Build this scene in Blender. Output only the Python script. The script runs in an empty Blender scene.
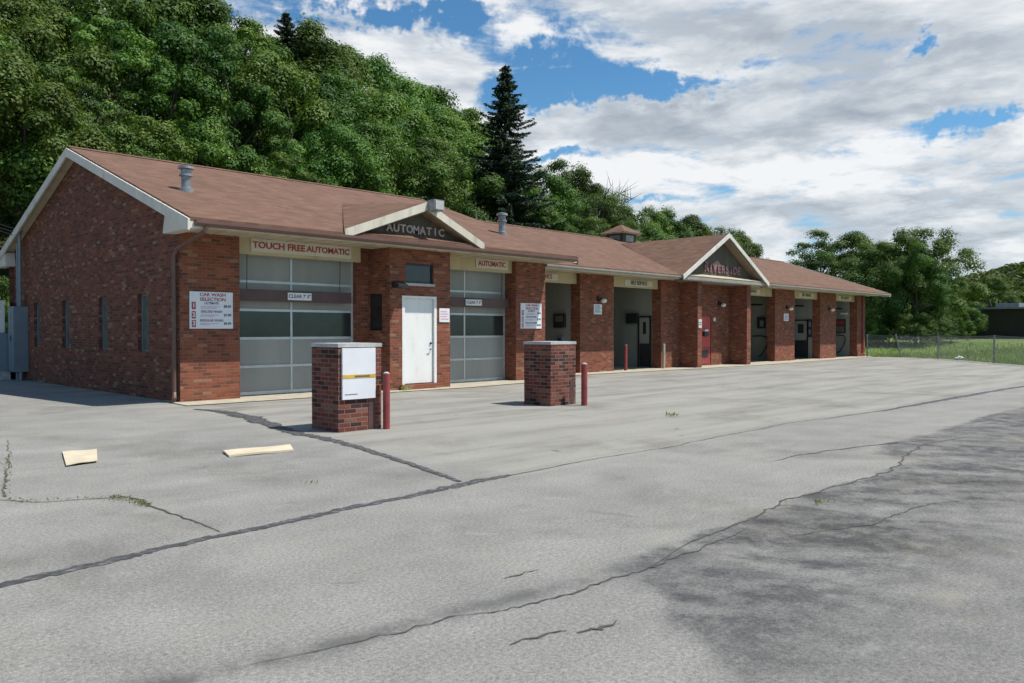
import bpy, math, random
import numpy as np
from mathutils import Vector, Matrix, Euler

random.seed(5)
sc = bpy.context.scene
COL = sc.collection
R = math.radians

# ------------------------------------------------------------------ helpers
def tag(o, label=None, cat=None, group=None, kind=None):
    if label: o['label'] = label
    if cat: o['category'] = cat
    if group: o['group'] = group
    if kind: o['kind'] = kind
    return o

def empty(name, loc, label=None, cat=None, group=None, rz=0.0):
    o = bpy.data.objects.new(name, None); COL.objects.link(o)
    o.location = loc; o.rotation_euler = (0, 0, rz); o.empty_display_size = .2
    return tag(o, label, cat, group)

class MB:
    """collects faces in world (or local) coordinates and links them as one mesh"""
    def __init__(s): s.v = []; s.f = []; s.mi = []; s.uv = None
    def poly(s, pts, mi=0):
        b = len(s.v); s.v += [tuple(p) for p in pts]; s.f.append(tuple(range(b, b+len(pts)))); s.mi.append(mi); return s
    def box(s, x0, x1, y0, y1, z0, z1, mi=0, skip=''):
        P = [(x0,y0,z0),(x1,y0,z0),(x1,y1,z0),(x0,y1,z0),(x0,y0,z1),(x1,y0,z1),(x1,y1,z1),(x0,y1,z1)]
        F = {'b':(0,3,2,1),'t':(4,5,6,7),'f':(0,1,5,4),'k':(2,3,7,6),'l':(3,0,4,7),'r':(1,2,6,5)}
        for k, q in F.items():
            if k not in skip: s.poly([P[i] for i in q], mi)
        return s
    def prism(s, pts, vec, mi=0):
        """closed outline pts (3d) swept by vec"""
        v = Vector(vec); a = [Vector(p) for p in pts]; n = Vector((0,0,0))
        for i in range(len(a)): n += a[i].cross(a[(i+1) % len(a)])
        if n.dot(v) > 0: a.reverse()
        b = [p+v for p in a]
        s.poly(a, mi); s.poly(list(reversed(b)), mi)
        for i in range(len(a)):
            j = (i+1) % len(a); s.poly([a[j], a[i], b[i], b[j]], mi)
        return s
    def slab(s, pts, t, mi=0):
        """sheet pts (top, counter-clockwise from above) with thickness t straight down"""
        return s.prism(pts, (0,0,-t), mi)
    def tube(s, path, rad, n=8, mi=0, cap=True):
        path = [Vector(p) for p in path]; rr = rad if isinstance(rad, (list, tuple)) else [rad]*len(path)
        rings = []; base = len(s.v)
        t0 = (path[1]-path[0]).normalized(); up = Vector((0,0,1)) if abs(t0.z) < .9 else Vector((1,0,0))
        a = t0.cross(up).normalized()
        for i, p in enumerate(path):
            t = ((path[min(i+1, len(path)-1)]-path[max(i-1, 0)])).normalized()
            a = (a - t*a.dot(t)).normalized(); b = t.cross(a)
            for k in range(n):
                th = 2*math.pi*k/n; s.v.append(tuple(p + (a*math.cos(th)+b*math.sin(th))*rr[i]))
        for i in range(len(path)-1):
            for k in range(n):
                k2 = (k+1) % n
                s.f.append((base+i*n+k, base+i*n+k2, base+(i+1)*n+k2, base+(i+1)*n+k)); s.mi.append(mi)
        if cap:
            s.f.append(tuple(base+k for k in reversed(range(n)))); s.mi.append(mi)
            e = base+(len(path)-1)*n; s.f.append(tuple(e+k for k in range(n))); s.mi.append(mi)
        return s
    def lathe(s, prof, c, n=20, mi=0):
        base = len(s.v)
        for r, z in prof:
            for k in range(n):
                th = 2*math.pi*k/n; s.v.append((c[0]+r*math.cos(th), c[1]+r*math.sin(th), c[2]+z))
        for i in range(len(prof)-1):
            for k in range(n):
                k2 = (k+1) % n; s.f.append((base+i*n+k, base+i*n+k2, base+(i+1)*n+k2, base+(i+1)*n+k)); s.mi.append(mi)
        s.f.append(tuple(base+k for k in reversed(range(n)))); s.mi.append(mi)
        e = base+(len(prof)-1)*n; s.f.append(tuple(e+k for k in range(n))); s.mi.append(mi)
        return s
    def wall(s, axis, c, u0, u1, z0, z1, openings=(), depth=.15, face=-1, mi=0):
        """flat wall at axis=c ('x' or 'y') with rectangular openings (u0,u1,z0,z1) and reveals going in by depth"""
        us = sorted({u0, u1, *[o[0] for o in openings], *[o[1] for o in openings]})
        zs = sorted({z0, z1, *[o[2] for o in openings], *[o[3] for o in openings]})
        def P(u, z, d=0): return (u, c-face*d, z) if axis == 'y' else (c-face*d, u, z)
        def q(a, b, cc, d):
            pts = [a, b, cc, d]
            s.poly(pts, mi)
        flip = (axis == 'y' and face > 0) or (axis == 'x' and face < 0)
        for i in range(len(us)-1):
            for j in range(len(zs)-1):
                um, zm = (us[i]+us[i+1])/2, (zs[j]+zs[j+1])/2
                if any(o[0] < um < o[1] and o[2] < zm < o[3] for o in openings): continue
                pts = [P(us[i], zs[j]), P(us[i+1], zs[j]), P(us[i+1], zs[j+1]), P(us[i], zs[j+1])]
                if flip: pts.reverse()
                s.poly(pts, mi)
        for a, b, cc, d in openings:
            for (p, r) in (((a,cc),(a,d)), ((a,d),(b,d)), ((b,d),(b,cc)), ((b,cc),(a,cc))):
                pts = [P(*p), P(*r), P(*r, depth), P(*p, depth)]
                if flip: pts.reverse()
                s.poly(pts, mi)
        return s
    def build(s, name, mats, parent=None, origin=None, smooth=False, bevel=0.0):
        me = bpy.data.meshes.new(name)
        if origin is None: origin = parent.matrix_basis.translation if (parent is not None and parent.parent is None) else Vector((0,0,0))
        if parent is not None and parent.parent is not None: origin = parent.parent.matrix_basis.translation
        o_ = Vector(origin)
        me.from_pydata([tuple(Vector(p)-o_) for p in s.v], [], s.f)
        if not isinstance(mats, (list, tuple)): mats = [mats]
        for m in mats: me.materials.append(m)
        if len(mats) > 1: me.polygons.foreach_set('material_index', s.mi)
        uv = me.uv_layers.new(name='UVMap')
        for p in me.polygons:
            n = p.normal
            if abs(n.z) > .97: t, b = Vector((1,0,0)), Vector((0,1,0))
            else:
                t = Vector((0,0,1)).cross(n).normalized(); b = n.cross(t)
            for li in p.loop_indices:
                co = Vector(s.v[me.loops[li].vertex_index]); uv.data[li].uv = (co.dot(t), co.dot(b))
        if smooth: me.polygons.foreach_set('use_smooth', [True]*len(me.polygons))
        me.update()
        ob = bpy.data.objects.new(name, me); COL.objects.link(ob)
        if parent is not None: ob.parent = parent
        else: ob.location = o_
        if bevel > 0:
            bm_ = ob.modifiers.new('b', 'BEVEL'); bm_.width = bevel; bm_.segments = 2; bm_.limit_method = 'ANGLE'; bm_.angle_limit = R(40)
        return ob

def text(name, body, size, loc, mat, parent, rot=(90,0,0), extrude=.004, sx=1.0, align='CENTER', spacing=1.0, bold=0.0):
    cu = bpy.data.curves.new('t', 'FONT'); cu.body = body; cu.size = size; cu.extrude = extrude
    cu.align_x = align; cu.align_y = 'CENTER'; cu.space_character = spacing; cu.offset = bold; cu.resolution_u = 3
    tmp = bpy.data.objects.new('t', cu)
    me = bpy.data.meshes.new_from_object(tmp)
    bpy.data.objects.remove(tmp); bpy.data.curves.remove(cu)
    me.materials.clear(); me.materials.append(mat)
    M = Matrix.Translation(Vector(loc)) @ Euler([R(a) for a in rot]).to_matrix().to_4x4() @ Matrix.Diagonal((sx, 1, 1, 1))
    if parent is not None:
        top = parent
        while top.parent is not None: top = top.parent
        M = top.matrix_basis.inverted() @ M
    me.transform(M)
    o = bpy.data.objects.new(name, me); COL.objects.link(o)
    if parent is not None: o.parent = parent
    return o

# ------------------------------------------------------------------ materials
class NT:
    def __init__(s, name):
        s.m = bpy.data.materials.new(name); s.m.use_nodes = True; s.t = s.m.node_tree
        s.t.nodes.clear(); s.out = s.t.nodes.new('ShaderNodeOutputMaterial')
    def n(s, typ, props=None, **inp):
        nd = s.t.nodes.new('ShaderNode'+typ)
        for k, v in (props or {}).items(): setattr(nd, k, v)
        for k, v in inp.items():
            key = int(k[1:]) if k[0] == 'i' and k[1:].isdigit() else k.replace('_', ' ')
            s.set(nd.inputs[key], v)
        return nd
    def set(s, sock, v):
        if hasattr(v, 'is_output'): s.t.links.new(v, sock)
        elif isinstance(v, (tuple, list)) and len(v) == 3 and sock.type == 'RGBA': sock.default_value = (*v, 1)
        else: sock.default_value = v
    def math(s, op, a, b=None, c=None, clamp=False):
        nd = s.n('Math', {'operation': op, 'use_clamp': clamp}); s.set(nd.inputs[0], a)
        if b is not None: s.set(nd.inputs[1], b)
        if c is not None: s.set(nd.inputs[2], c)
        return nd.outputs[0]
    def vmath(s, op, a, b=None):
        nd = s.n('VectorMath', {'operation': op}); s.set(nd.inputs[0], a)
        if b is not None: s.set(nd.inputs[1], b)
        return nd.outputs[0]
    def noise(s, vec, scale, detail=3, rough=.55, dist=0.0, dims='3D'):
        nd = s.n('TexNoise', {'noise_dimensions': dims}, Scale=scale, Detail=detail, Roughness=rough, Distortion=dist)
        if vec is not None: s.set(nd.inputs['Vector'], vec)
        return nd.outputs[0]
    def ramp(s, fac, stops, interp='LINEAR'):
        nd = s.n('ValToRGB'); cr = nd.color_ramp; cr.interpolation = interp
        while len(cr.elements) < len(stops): cr.elements.new(.5)
        for e, (p, c) in zip(cr.elements, stops):
            e.position = p; e.color = (*c, 1) if isinstance(c, (tuple, list)) else (c, c, c, 1)
        s.set(nd.inputs[0], fac); return nd.outputs[0]
    def smooth(s, v, a, b):
        nd = s.n('MapRange', {'interpolation_type': 'SMOOTHSTEP'}); s.set(nd.inputs[0], v)
        nd.inputs[1].default_value = a; nd.inputs[2].default_value = b; return nd.outputs[0]
    def mix(s, fac, a, b, mode='MIX'):
        nd = s.n('Mix', {'data_type': 'RGBA', 'blend_type': mode}); s.set(nd.inputs[0], fac)
        s.set(nd.inputs[6], a); s.set(nd.inputs[7], b); return nd.outputs[2]
    def uv(s): return s.n('TexCoord').outputs['UV']
    def obj(s): return s.n('TexCoord').outputs['Object']
    def bsdf(s, color, rough=.7, bump=None, bstr=.3, bdist=.01, **kw):
        p = s.n('BsdfPrincipled'); s.set(p.inputs['Base Color'], color); s.set(p.inputs['Roughness'], rough)
        for k, v in kw.items(): s.set(p.inputs[k.replace('_', ' ')], v)
        if bump is not None:
            b = s.n('Bump', Strength=bstr, Distance=bdist); s.set(b.inputs['Height'], bump); s.t.links.new(b.outputs[0], p.inputs['Normal'])
        s.t.links.new(p.outputs[0], s.out.inputs[0]); return s.m

def weathered(name, c, rough=.55, amt=.25, scale=3.0, metal=0.0, dirt=None, streak=False, spec=.5):
    """plain painted / metal / plastic surface with uneven wear"""
    k = NT(name); o = k.obj()
    v = k.n('Mapping', Vector=o, Scale=(1, 1, .25) if streak else (1, 1, 1)).outputs[0]
    f = k.noise(v, scale, 5, .6); g = k.noise(o, scale*14, 3, .6)
    lo = tuple(x*(1-amt) for x in c); hi = tuple(min(1, x*(1+amt*.6)) for x in c)
    col = k.ramp(f, [(.3, lo), (.7, hi)])
    col = k.mix(k.math('MULTIPLY', k.smooth(g, .45, .8), .35), col, lo)
    if dirt: col = k.mix(k.math('MULTIPLY', k.smooth(k.noise(v, scale*1.7, 6, .65), .52, .72), .7), col, dirt)
    return k.bsdf(col, k.math('ADD', rough-.08, k.math('MULTIPLY', g, .16)), Metallic=metal, Specular_IOR_Level=spec)

def brick_mat(name, stops, mortar=(.20,.165,.135), wear=.5):
    k = NT(name); sp = k.n('SeparateXYZ', Vector=k.uv()); u, v = sp.outputs[0], sp.outputs[1]
    BW, BH = .203, .0677
    rv = k.math('DIVIDE', v, BH); row = k.math('FLOOR', rv); fv = k.math('FRACT', k.math('ADD', rv, 1000.0))
    off = k.math('MULTIPLY', k.math('FLOORED_MODULO', row, 2.0), .5)
    ru = k.math('ADD', k.math('DIVIDE', u, BW), off); col = k.math('FLOOR', ru); fu = k.math('FRACT', k.math('ADD', ru, 1000.0))
    wn = k.n('TexWhiteNoise', {'noise_dimensions': '2D'}, Vector=k.n('CombineXYZ', X=col, Y=row).outputs[0])
    base = k.ramp(wn.outputs[0], stops, 'CONSTANT')
    fine = k.noise(k.uv(), 38, 3, .6)
    base = k.mix(.55, base, k.ramp(fine, [(.3, (.55,.55,.55)), (.7, (1.25,1.22,1.2))]), 'MULTIPLY')
    eu = k.math('MINIMUM', fu, k.math('SUBTRACT', 1.0, fu)); ev = k.math('MINIMUM', fv, k.math('SUBTRACT', 1.0, fv))
    mask = k.math('MULTIPLY', k.smooth(eu, .015, .045), k.smooth(ev, .05, .12))
    mort = k.mix(k.noise(k.uv(), 9, 4, .6), mortar, tuple(x*.55 for x in mortar))
    c = k.mix(mask, mort, base)
    # weathering: large uneven dark staining and a few pale lime blooms
    st = k.smooth(k.noise(k.n('Mapping', Vector=k.uv(), Scale=(1, .5, 1)).outputs[0], 1.1, 6, .62), .42, .68)
    c = k.mix(k.math('MULTIPLY', st, wear), c, k.mix(1.0, c, (.55,.52,.5), 'MULTIPLY'))
    lime = k.smooth(k.noise(k.uv(), 2.3, 6, .7), .64, .78)
    c = k.mix(k.math('MULTIPLY', lime, .22), c, (.30,.25,.20))
    return k.bsdf(c, .88, bump=k.math('ADD', mask, k.math('MULTIPLY', fine, .4)), bstr=.5, bdist=.006, Specular_IOR_Level=.25)

M = {}
M['brick_front'] = brick_mat('brick_front', [(0,(.150,.052,.032)),(.12,(.225,.066,.034)),(.36,(.275,.083,.042)),(.60,(.25,.072,.037)),(.76,(.30,.098,.050)),(.90,(.31,.155,.09)),(.96,(.16,.062,.040))], wear=.32)
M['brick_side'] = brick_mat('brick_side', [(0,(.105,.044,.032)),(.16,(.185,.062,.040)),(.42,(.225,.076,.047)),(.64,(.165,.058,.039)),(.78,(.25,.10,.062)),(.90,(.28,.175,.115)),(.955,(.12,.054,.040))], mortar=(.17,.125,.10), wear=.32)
M['brick_kiosk'] = brick_mat('brick_kiosk', [(0,(.07,.028,.023)),(.2,(.18,.050,.033)),(.45,(.23,.066,.042)),(.7,(.15,.045,.032)),(.88,(.23,.105,.07))], mortar=(.24,.205,.18), wear=.7)

def shingle_mat():
    k = NT('roof_shingles'); sp = k.n('SeparateXYZ', Vector=k.uv()); u, v = sp.outputs[0], sp.outputs[1]
    rv = k.math('DIVIDE', v, .14); row = k.math('FLOOR', rv); fv = k.math('FRACT', k.math('ADD', rv, 1000.0))
    ru = k.math('ADD', k.math('DIVIDE', u, .30), k.math('MULTIPLY', row, .37)); col = k.math('FLOOR', ru)
    wn = k.n('TexWhiteNoise', {'noise_dimensions': '2D'}, Vector=k.n('CombineXYZ', X=col, Y=row).outputs[0])
    c = k.ramp(wn.outputs[0], [(0, (.142,.078,.052)), (.5, (.172,.096,.065)), (1, (.198,.115,.080))])
    big = k.noise(k.n('Mapping', Vector=k.uv(), Scale=(1.2,.35,1)).outputs[0], .9, 6, .62)
    c = k.mix(k.math('MULTIPLY', k.smooth(big, .40, .72), .55), c, (.112,.068,.050))
    sp_ = k.noise(k.uv(), 60, 2, .6); c = k.mix(.5, c, k.ramp(sp_, [(.3, (.6,.6,.6)), (.7, (1.3,1.3,1.3))]), 'MULTIPLY')
    lich = k.smooth(k.noise(k.uv(), 1.7, 7, .72), .60, .74); c = k.mix(k.math('MULTIPLY', lich, .35), c, (.31,.25,.21))
    h = k.math('ADD', k.math('MULTIPLY', fv, -.8), k.math('MULTIPLY', sp_, .5))
    return k.bsdf(c, .92, bump=h, bstr=.5, bdist=.012, Specular_IOR_Level=.2)
M['shingle'] = shingle_mat()
M['trim'] = weathered('trim_cream_paint', (.62,.57,.46), .55, .16, 2.2, dirt=(.34,.29,.22), streak=True)
M['rake'] = weathered('rake_pale_paint', (.68,.64,.57), .5, .12, 2.0, dirt=(.42,.40,.36), streak=True)
M['soffit'] = weathered('soffit_board', (.50,.43,.30), .6, .22, 2.5)
M['gsoffit'] = weathered('brown_soffit', (.24,.175,.115), .7, .25, 2.5)
M['header'] = weathered('header_board', (.52,.43,.26), .6, .14, 1.8, dirt=(.38,.30,.18), streak=True)
M['gutter'] = weathered('brown_gutter', (.145,.075,.058), .4, .2, 2.0)
M['gutter2'] = weathered('grey_gutter', (.30,.28,.25), .45, .2, 2.0, dirt=(.2,.17,.14))
M['alu'] = weathered('door_aluminium', (.55,.57,.56), .38, .12, 4.0, metal=.35)
M['poly'] = weathered('frosted_panel', (.315,.315,.288), .42, .16, 1.3, dirt=(.27,.27,.235), streak=True, spec=.3)
M['glass'] = weathered('dark_glass', (.030,.036,.036), .14, .3, 2.0, spec=.6)
M['slitglass'] = weathered('pale_glass', (.12,.15,.14), .16, .35, 4.0, spec=.5)
M['white'] = weathered('white_door_paint', (.80,.79,.75), .45, .06, 2.0, dirt=(.62,.6,.54), streak=True)
M['signwhite'] = weathered('white_sign_board', (.74,.74,.76), .4, .07, 3.0)
M['signcream'] = weathered('cream_sign_board', (.62,.59,.50), .5, .12, 3.0, dirt=(.5,.45,.35))
M['red_ink'] = weathered('red_letter', (.36,.05,.055), .5, .2, 5.0)
M['dark_ink'] = weathered('dark_letter', (.06,.05,.055), .5, .2, 5.0)
M['blue_ink'] = weathered('grey_letter', (.16,.16,.22), .5, .2, 5.0)
M['pink'] = weathered('faded_red_tint', (.70,.38,.40), .5, .15, 5.0)
M['redpaint'] = weathered('red_paint', (.30,.050,.046), .5, .3, 4.0, dirt=(.22,.04,.035))
M['reddoor'] = weathered('red_door_paint', (.50,.06,.055), .42, .2, 3.0)
M['metal_dark'] = weathered('dark_metal', (.035,.035,.037), .4, .3, 4.0, metal=.3)
M['metal_grey'] = weathered('grey_metal', (.20,.245,.28), .42, .15, 3.0, metal=.15, dirt=(.24,.26,.27))
M['galv'] = weathered('galvanised_steel', (.30,.31,.32), .42, .35, 6.0, metal=.5, dirt=(.13,.125,.12))
M['interior'] = weathered('painted_block_wall', (.30,.31,.255), .7, .12, 1.6, dirt=(.26,.26,.2), streak=True)
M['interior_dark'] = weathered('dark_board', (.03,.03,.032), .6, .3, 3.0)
M['siding'] = weathered('gable_siding', (.085,.068,.048), .75, .3, 3.0, dirt=(.12,.1,.07), streak=True)
M['letter_tan'] = weathered('gable_letter_tan', (.46,.36,.31), .6, .25, 6.0)
M['letter_pink'] = weathered('gable_letter_pink', (.26,.13,.15), .65, .4, 6.0, dirt=(.42,.36,.31))
M['concrete'] = weathered('concrete_cap', (.46,.46,.44), .8, .25, 5.0, dirt=(.2,.2,.19))
M['yellow'] = weathered('yellow_stripe', (.66,.42,.06), .5, .2, 6.0)
M['card'] = weathered('cardboard', (.60,.51,.36), .8, .14, 4.0)
M['rubber'] = weathered('black_rubber', (.015,.015,.016), .5, .3, 6.0)
M['wood'] = weathered('weathered_wood', (.16,.13,.10), .85, .3, 2.0, streak=True)
M['bulb'] = weathered('lamp_lens', (.78,.77,.72), .2, .06, 5.0)
M['brickpaint'] = weathered('clearance_brown', (.10,.05,.045), .5, .25, 4.0)
M['shed'] = weathered('dark_shed_wall', (.030,.020,.016), .7, .25, .8, streak=True)
M['litter'] = weathered('white_plastic', (.8,.8,.79), .4, .05, 8.0)

def asphalt_mat():
    k = NT('worn_asphalt'); o = k.obj(); sp = k.n('SeparateXYZ', Vector=o); x, y = sp.outputs[0], sp.outputs[1]
    agg = k.noise(o, 42, 4, .8); agg2 = k.noise(o, 120, 3, .75); med = k.noise(o, 1.3, 6, .6); big = k.noise(o, .16, 5, .55)
    stv = k.n('Mapping', Vector=o, Scale=(.22, 1.6, 1), Rotation=(0, 0, R(4))).outputs[0]
    streak = k.noise(stv, 1.0, 5, .6)
    c = k.ramp(agg, [(.30, (.150,.145,.131)), (.5, (.265,.257,.236)), (.70, (.385,.374,.345))])
    c = k.mix(.75, c, k.ramp(agg2, [(.34, (.62,.62,.62)), (.66, (1.36,1.36,1.35))]), 'MULTIPLY')
    c = k.mix(.8, c, k.ramp(med, [(.3, (.83,.83,.83)), (.7, (1.12,1.12,1.11))]), 'MULTIPLY')
    c = k.mix(.8, c, k.ramp(big, [(.3, (.86,.86,.87)), (.7, (1.1,1.09,1.07))]), 'MULTIPLY')
    wob = k.math('MULTIPLY', k.math('SUBTRACT', k.noise(o, .55, 5, .6), .5), 1.5)
    # pale concrete forecourt in front of the bays
    yy = k.math('ADD', y, k.math('MULTIPLY', wob, .12))
    fore = k.math('MULTIPLY', k.smooth(yy, -10.62, -10.45), k.smooth(k.math('ADD', x, wob), -1.6, -.4))
    conc = k.ramp(k.noise(o, 30, 5, .7), [(.3, (.255,.243,.211)), (.7, (.345,.329,.287))])
    conc = k.mix(.85, conc, k.ramp(streak, [(.32, (.70,.70,.70)), (.5, (1,1,1)), (.75, (1.1,1.1,1.08))]), 'MULTIPLY')
    c = k.mix(k.math('MULTIPLY', fore, .78), c, conc)
    c = k.mix(.4, c, k.ramp(streak, [(.3, (.78,.78,.78)), (.6, (1.06,1.06,1.06))]), 'MULTIPLY')
    # dark, damp-stained lane near the camera on the right
    xs = k.math('ADD', k.math('ADD', x, k.math('MULTIPLY', wob, .6)), k.math('MULTIPLY', k.math('ADD', y, 13.4), -.62)); ys = k.math('ADD', y, k.math('MULTIPLY', wob, .28))
    lane = k.math('MULTIPLY', k.smooth(ys, -12.95, -13.30), k.smooth(xs, -3.6, -2.6))
    lane2 = k.math('MULTIPLY', k.smooth(ys, -12.2, -12.6), k.smooth(xs, 1.8, 3.6))
    lane = k.math('MAXIMUM', lane, k.math('MULTIPLY', lane2, .8))
    iso = k.noise(o, .95, 9, .66, .6); crz = k.noise(o, 3.6, 7, .75)
    edge = k.math('ADD', lane, k.math('MULTIPLY', k.math('SUBTRACT', iso, .5), 1.5))
    lane = k.math('MULTIPLY', k.smooth(edge, .30, .72), k.smooth(lane, .02, .35))
    lane = k.math('MULTIPLY', lane, k.math('ADD', .52, k.math('MULTIPLY', k.smooth(crz, .40, .58), .48)))
    pale = k.math('MULTIPLY', k.smooth(k.noise(o, 1.25, 8, .72, .4), .50, .64), .60)
    rot = k.n('Mapping', Vector=o, Rotation=(0,0,R(58))).outputs[0]
    stk = k.noise(k.n('Mapping', Vector=rot, Scale=(.5, 2.0, 1)).outputs[0], 1.1, 7, .66, .5)
    lane = k.math('MULTIPLY', lane, k.math('SUBTRACT', 1.0, pale))
    lane = k.math('MULTIPLY', lane, k.math('ADD', .55, k.math('MULTIPLY', k.smooth(stk, .38, .58), .45)))
    lane = k.math('MULTIPLY', lane, k.math('SUBTRACT', 1.0, k.math('MULTIPLY', k.smooth(ys, -14.1, -15.0), .55)))
    c = k.mix(k.math('MULTIPLY', lane, .90), c, k.ramp(agg, [(.3, (.026,.026,.027)), (.7, (.082,.083,.086))]))
    yl = k.math('ADD', k.math('ADD', y, 13.74), k.math('MULTIPLY', x, .159)); yl = k.math('ADD', yl, k.math('MULTIPLY', wob, .10))
    band = k.math('EXPONENT', k.math('MULTIPLY', k.math('MULTIPLY', yl, yl), -90.0))
    band = k.math('MULTIPLY', band, k.math('MULTIPLY', k.smooth(x, -1.5, -2.4), k.smooth(k.noise(o, 2.4, 7, .7), .36, .62)))
    c = k.mix(k.math('MULTIPLY', band, .75), c, (.085,.083,.080))
    bl = k.smooth(k.noise(o, .42, 9, .68, .5), .50, .66)
    c = k.mix(k.math('MULTIPLY', bl, .60), c, k.mix(1.0, c, (.62,.605,.575), 'MULTIPLY'))
    br = k.smooth(k.noise(o, .8, 7, .7, .8), .55, .70)
    c = k.mix(k.math('MULTIPLY', br, .38), c, (.30,.265,.20))
    wht = k.smooth(k.noise(o, 2.2, 8, .75), .57, .72); c = k.mix(k.math('MULTIPLY', wht, .28), c, (.46,.45,.42))
    drip = k.math('MULTIPLY', k.smooth(k.noise(o, 1.9, 3, .5, 1.2), .70, .76), k.math('ADD', .35, k.math('MULTIPLY', fore, .5)))
    c = k.mix(k.math('MULTIPLY', drip, .75), c, (.085,.08,.072))
    # smaller dark spots
    sp1 = k.smooth(k.noise(k.n('Mapping', Vector=o, Scale=(.7, 1.3, 1)).outputs[0], .8, 7, .66), .63, .76)
    c = k.mix(k.math('MULTIPLY', sp1, .45), c, (.10,.10,.10))
    spot = k.smooth(k.noise(o, 4.3, 2, .5), .765, .80); c = k.mix(k.math('MULTIPLY', spot, .6), c, (.07,.068,.065))
    return k.bsdf(c, .9, bump=k.math('ADD', agg, k.math('MULTIPLY', agg2, .5)), bstr=.5, bdist=.012, Specular_IOR_Level=.25)
M['asphalt'] = asphalt_mat()

def soil_mat():
    k = NT('grass_and_soil'); o = k.obj()
    f = k.noise(o, .35, 7, .65); g = k.noise(o, 9, 4, .7)
    c = k.ramp(f, [(.3, (.13,.20,.045)), (.55, (.17,.24,.06)), (.75, (.23,.25,.09))])
    c = k.mix(.7, c, k.ramp(g, [(.3, (.6,.6,.6)), (.7, (1.35,1.35,1.25))]), 'MULTIPLY')
    y = k.n('SeparateXYZ', Vector=o).outputs[1]
    wood = k.smooth(y, 14, 18)
    c = k.mix(wood, c, k.ramp(g, [(.3, (.018,.024,.010)), (.7, (.045,.05,.02))]))
    return k.bsdf(c, .95, bump=g, bstr=.6, bdist=.08, Specular_IOR_Level=.1)
M['soil'] = soil_mat()

def tar_mat():
    k = NT('tar_sealant'); o = k.obj(); g = k.noise(o, 14, 5, .7); h = k.noise(o, 70, 3, .7)
    c = k.ramp(g, [(.32, (.030,.030,.031)), (.52, (.062,.062,.062)), (.66, (.19,.188,.18))])
    return k.bsdf(c, .75, bump=h, bstr=.4, bdist=.006)
M['tar'] = tar_mat()
M['crack'] = weathered('open_crack', (.085,.08,.072), .9, .4, 9.0)
M['apron'] = weathered('apron_concrete', (.45,.40,.30), .85, .2, 2.5, dirt=(.3,.26,.19))

def leaf_mat(name, c0, c1, c2, trans=.3):
    k = NT(name); uv = k.n('SeparateXYZ', Vector=k.uv()); oi = k.n('ObjectInfo').outputs['Random']
    f = k.math('ADD', k.math('MULTIPLY', uv.outputs[0], .5), k.math('MULTIPLY', uv.outputs[1], .5))
    c = k.ramp(f, [(.15, c0), (.5, c1), (.9, c2)])
    hue = k.n('HueSaturation', Hue=k.math('ADD', .478, k.math('MULTIPLY', oi, .040)), Saturation=1.0,
              Value=k.math('ADD', .62, k.math('MULTIPLY', k.math('FRACT', k.math('MULTIPLY', oi, 7.3)), .66)), Color=c).outputs[0]
    p = k.n('BsdfPrincipled', Roughness=.6); k.set(p.inputs['Base Color'], hue); p.inputs['Specular IOR Level'].default_value = .25
    t = k.n('BsdfTranslucent'); k.set(t.inputs[0], k.mix(1.0, hue, (1.25,1.3,.6), 'MULTIPLY'))
    m = k.n('MixShader', i0=trans); k.t.links.new(p.outputs[0], m.inputs[1]); k.t.links.new(t.outputs[0], m.inputs[2])
    k.t.links.new(m.outputs[0], k.out.inputs[0]); return k.m
M['leaf'] = leaf_mat('broad_leaves', (.032,.076,.013), (.078,.156,.025), (.160,.242,.044), .26)
M['leaf_far'] = leaf_mat('cool_leaves', (.050,.092,.022), (.080,.138,.030), (.125,.185,.046), .30)
M['needle'] = leaf_mat('conifer_needles', (.012,.026,.014), (.022,.042,.020), (.038,.062,.028), .12)
M['grass'] = leaf_mat('grass_blades', (.15,.225,.045), (.215,.29,.065), (.32,.34,.12), .3)
M['dry'] = leaf_mat('dry_weeds', (.16,.18,.04), (.26,.25,.07), (.36,.31,.12), .3)
M['bark'] = weathered('bark', (.075,.060,.048), .9, .35, 6.0)

# ------------------------------------------------------------------ camera
CAM = Vector((-6.9, -16.26, 1.5)); yaw = math.atan((1295-512)/800.0); pitch = math.atan(11/800.0)
cd = bpy.data.cameras.new('camera'); cam = bpy.data.objects.new('camera', cd); COL.objects.link(cam)
cd.sensor_width = 36; cd.lens = 800/1024*36; cd.clip_start = .05; cd.clip_end = 4000
cam.location = CAM; cam.rotation_euler = (R(90)-pitch, 0, yaw-R(90)); sc.camera = cam

# ------------------------------------------------------------------ terrain
def sstep(a, b, v):
    t = min(1, max(0, (v-a)/(b-a))); return t*t*(3-2*t)
def ground_z(x, y):
    s = .15+.85/(1+math.exp(min(50, (x-42)/10)))
    z = .44*min(max(y-17, 0), 42)*s
    z += .85*sstep(44, 72, x)*(1-sstep(10, 22, y))
    return z
xs = [-1500,-800,-400,-200,-120]+list(range(-80, 140, 4))+[150,170,200,240,300,400,600,900,1500]
ys = [-1500,-800,-400,-200,-100]+list(range(-60, 90, 4))+[100,120,150,200,300,500,900,1500]
tb = MB(); tb.v = [(x, y, ground_z(x, y)-.06) for y in ys for x in xs]
nx = len(xs)
for j in range(len(ys)-1):
    for i in range(nx-1):
        tb.f.append((j*nx+i, j*nx+i+1, (j+1)*nx+i+1, (j+1)*nx+i)); tb.mi.append(0)
tag(tb.build('ground', M['soil'], smooth=True), 'grassy ground around the paved lot', kind='structure')

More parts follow.
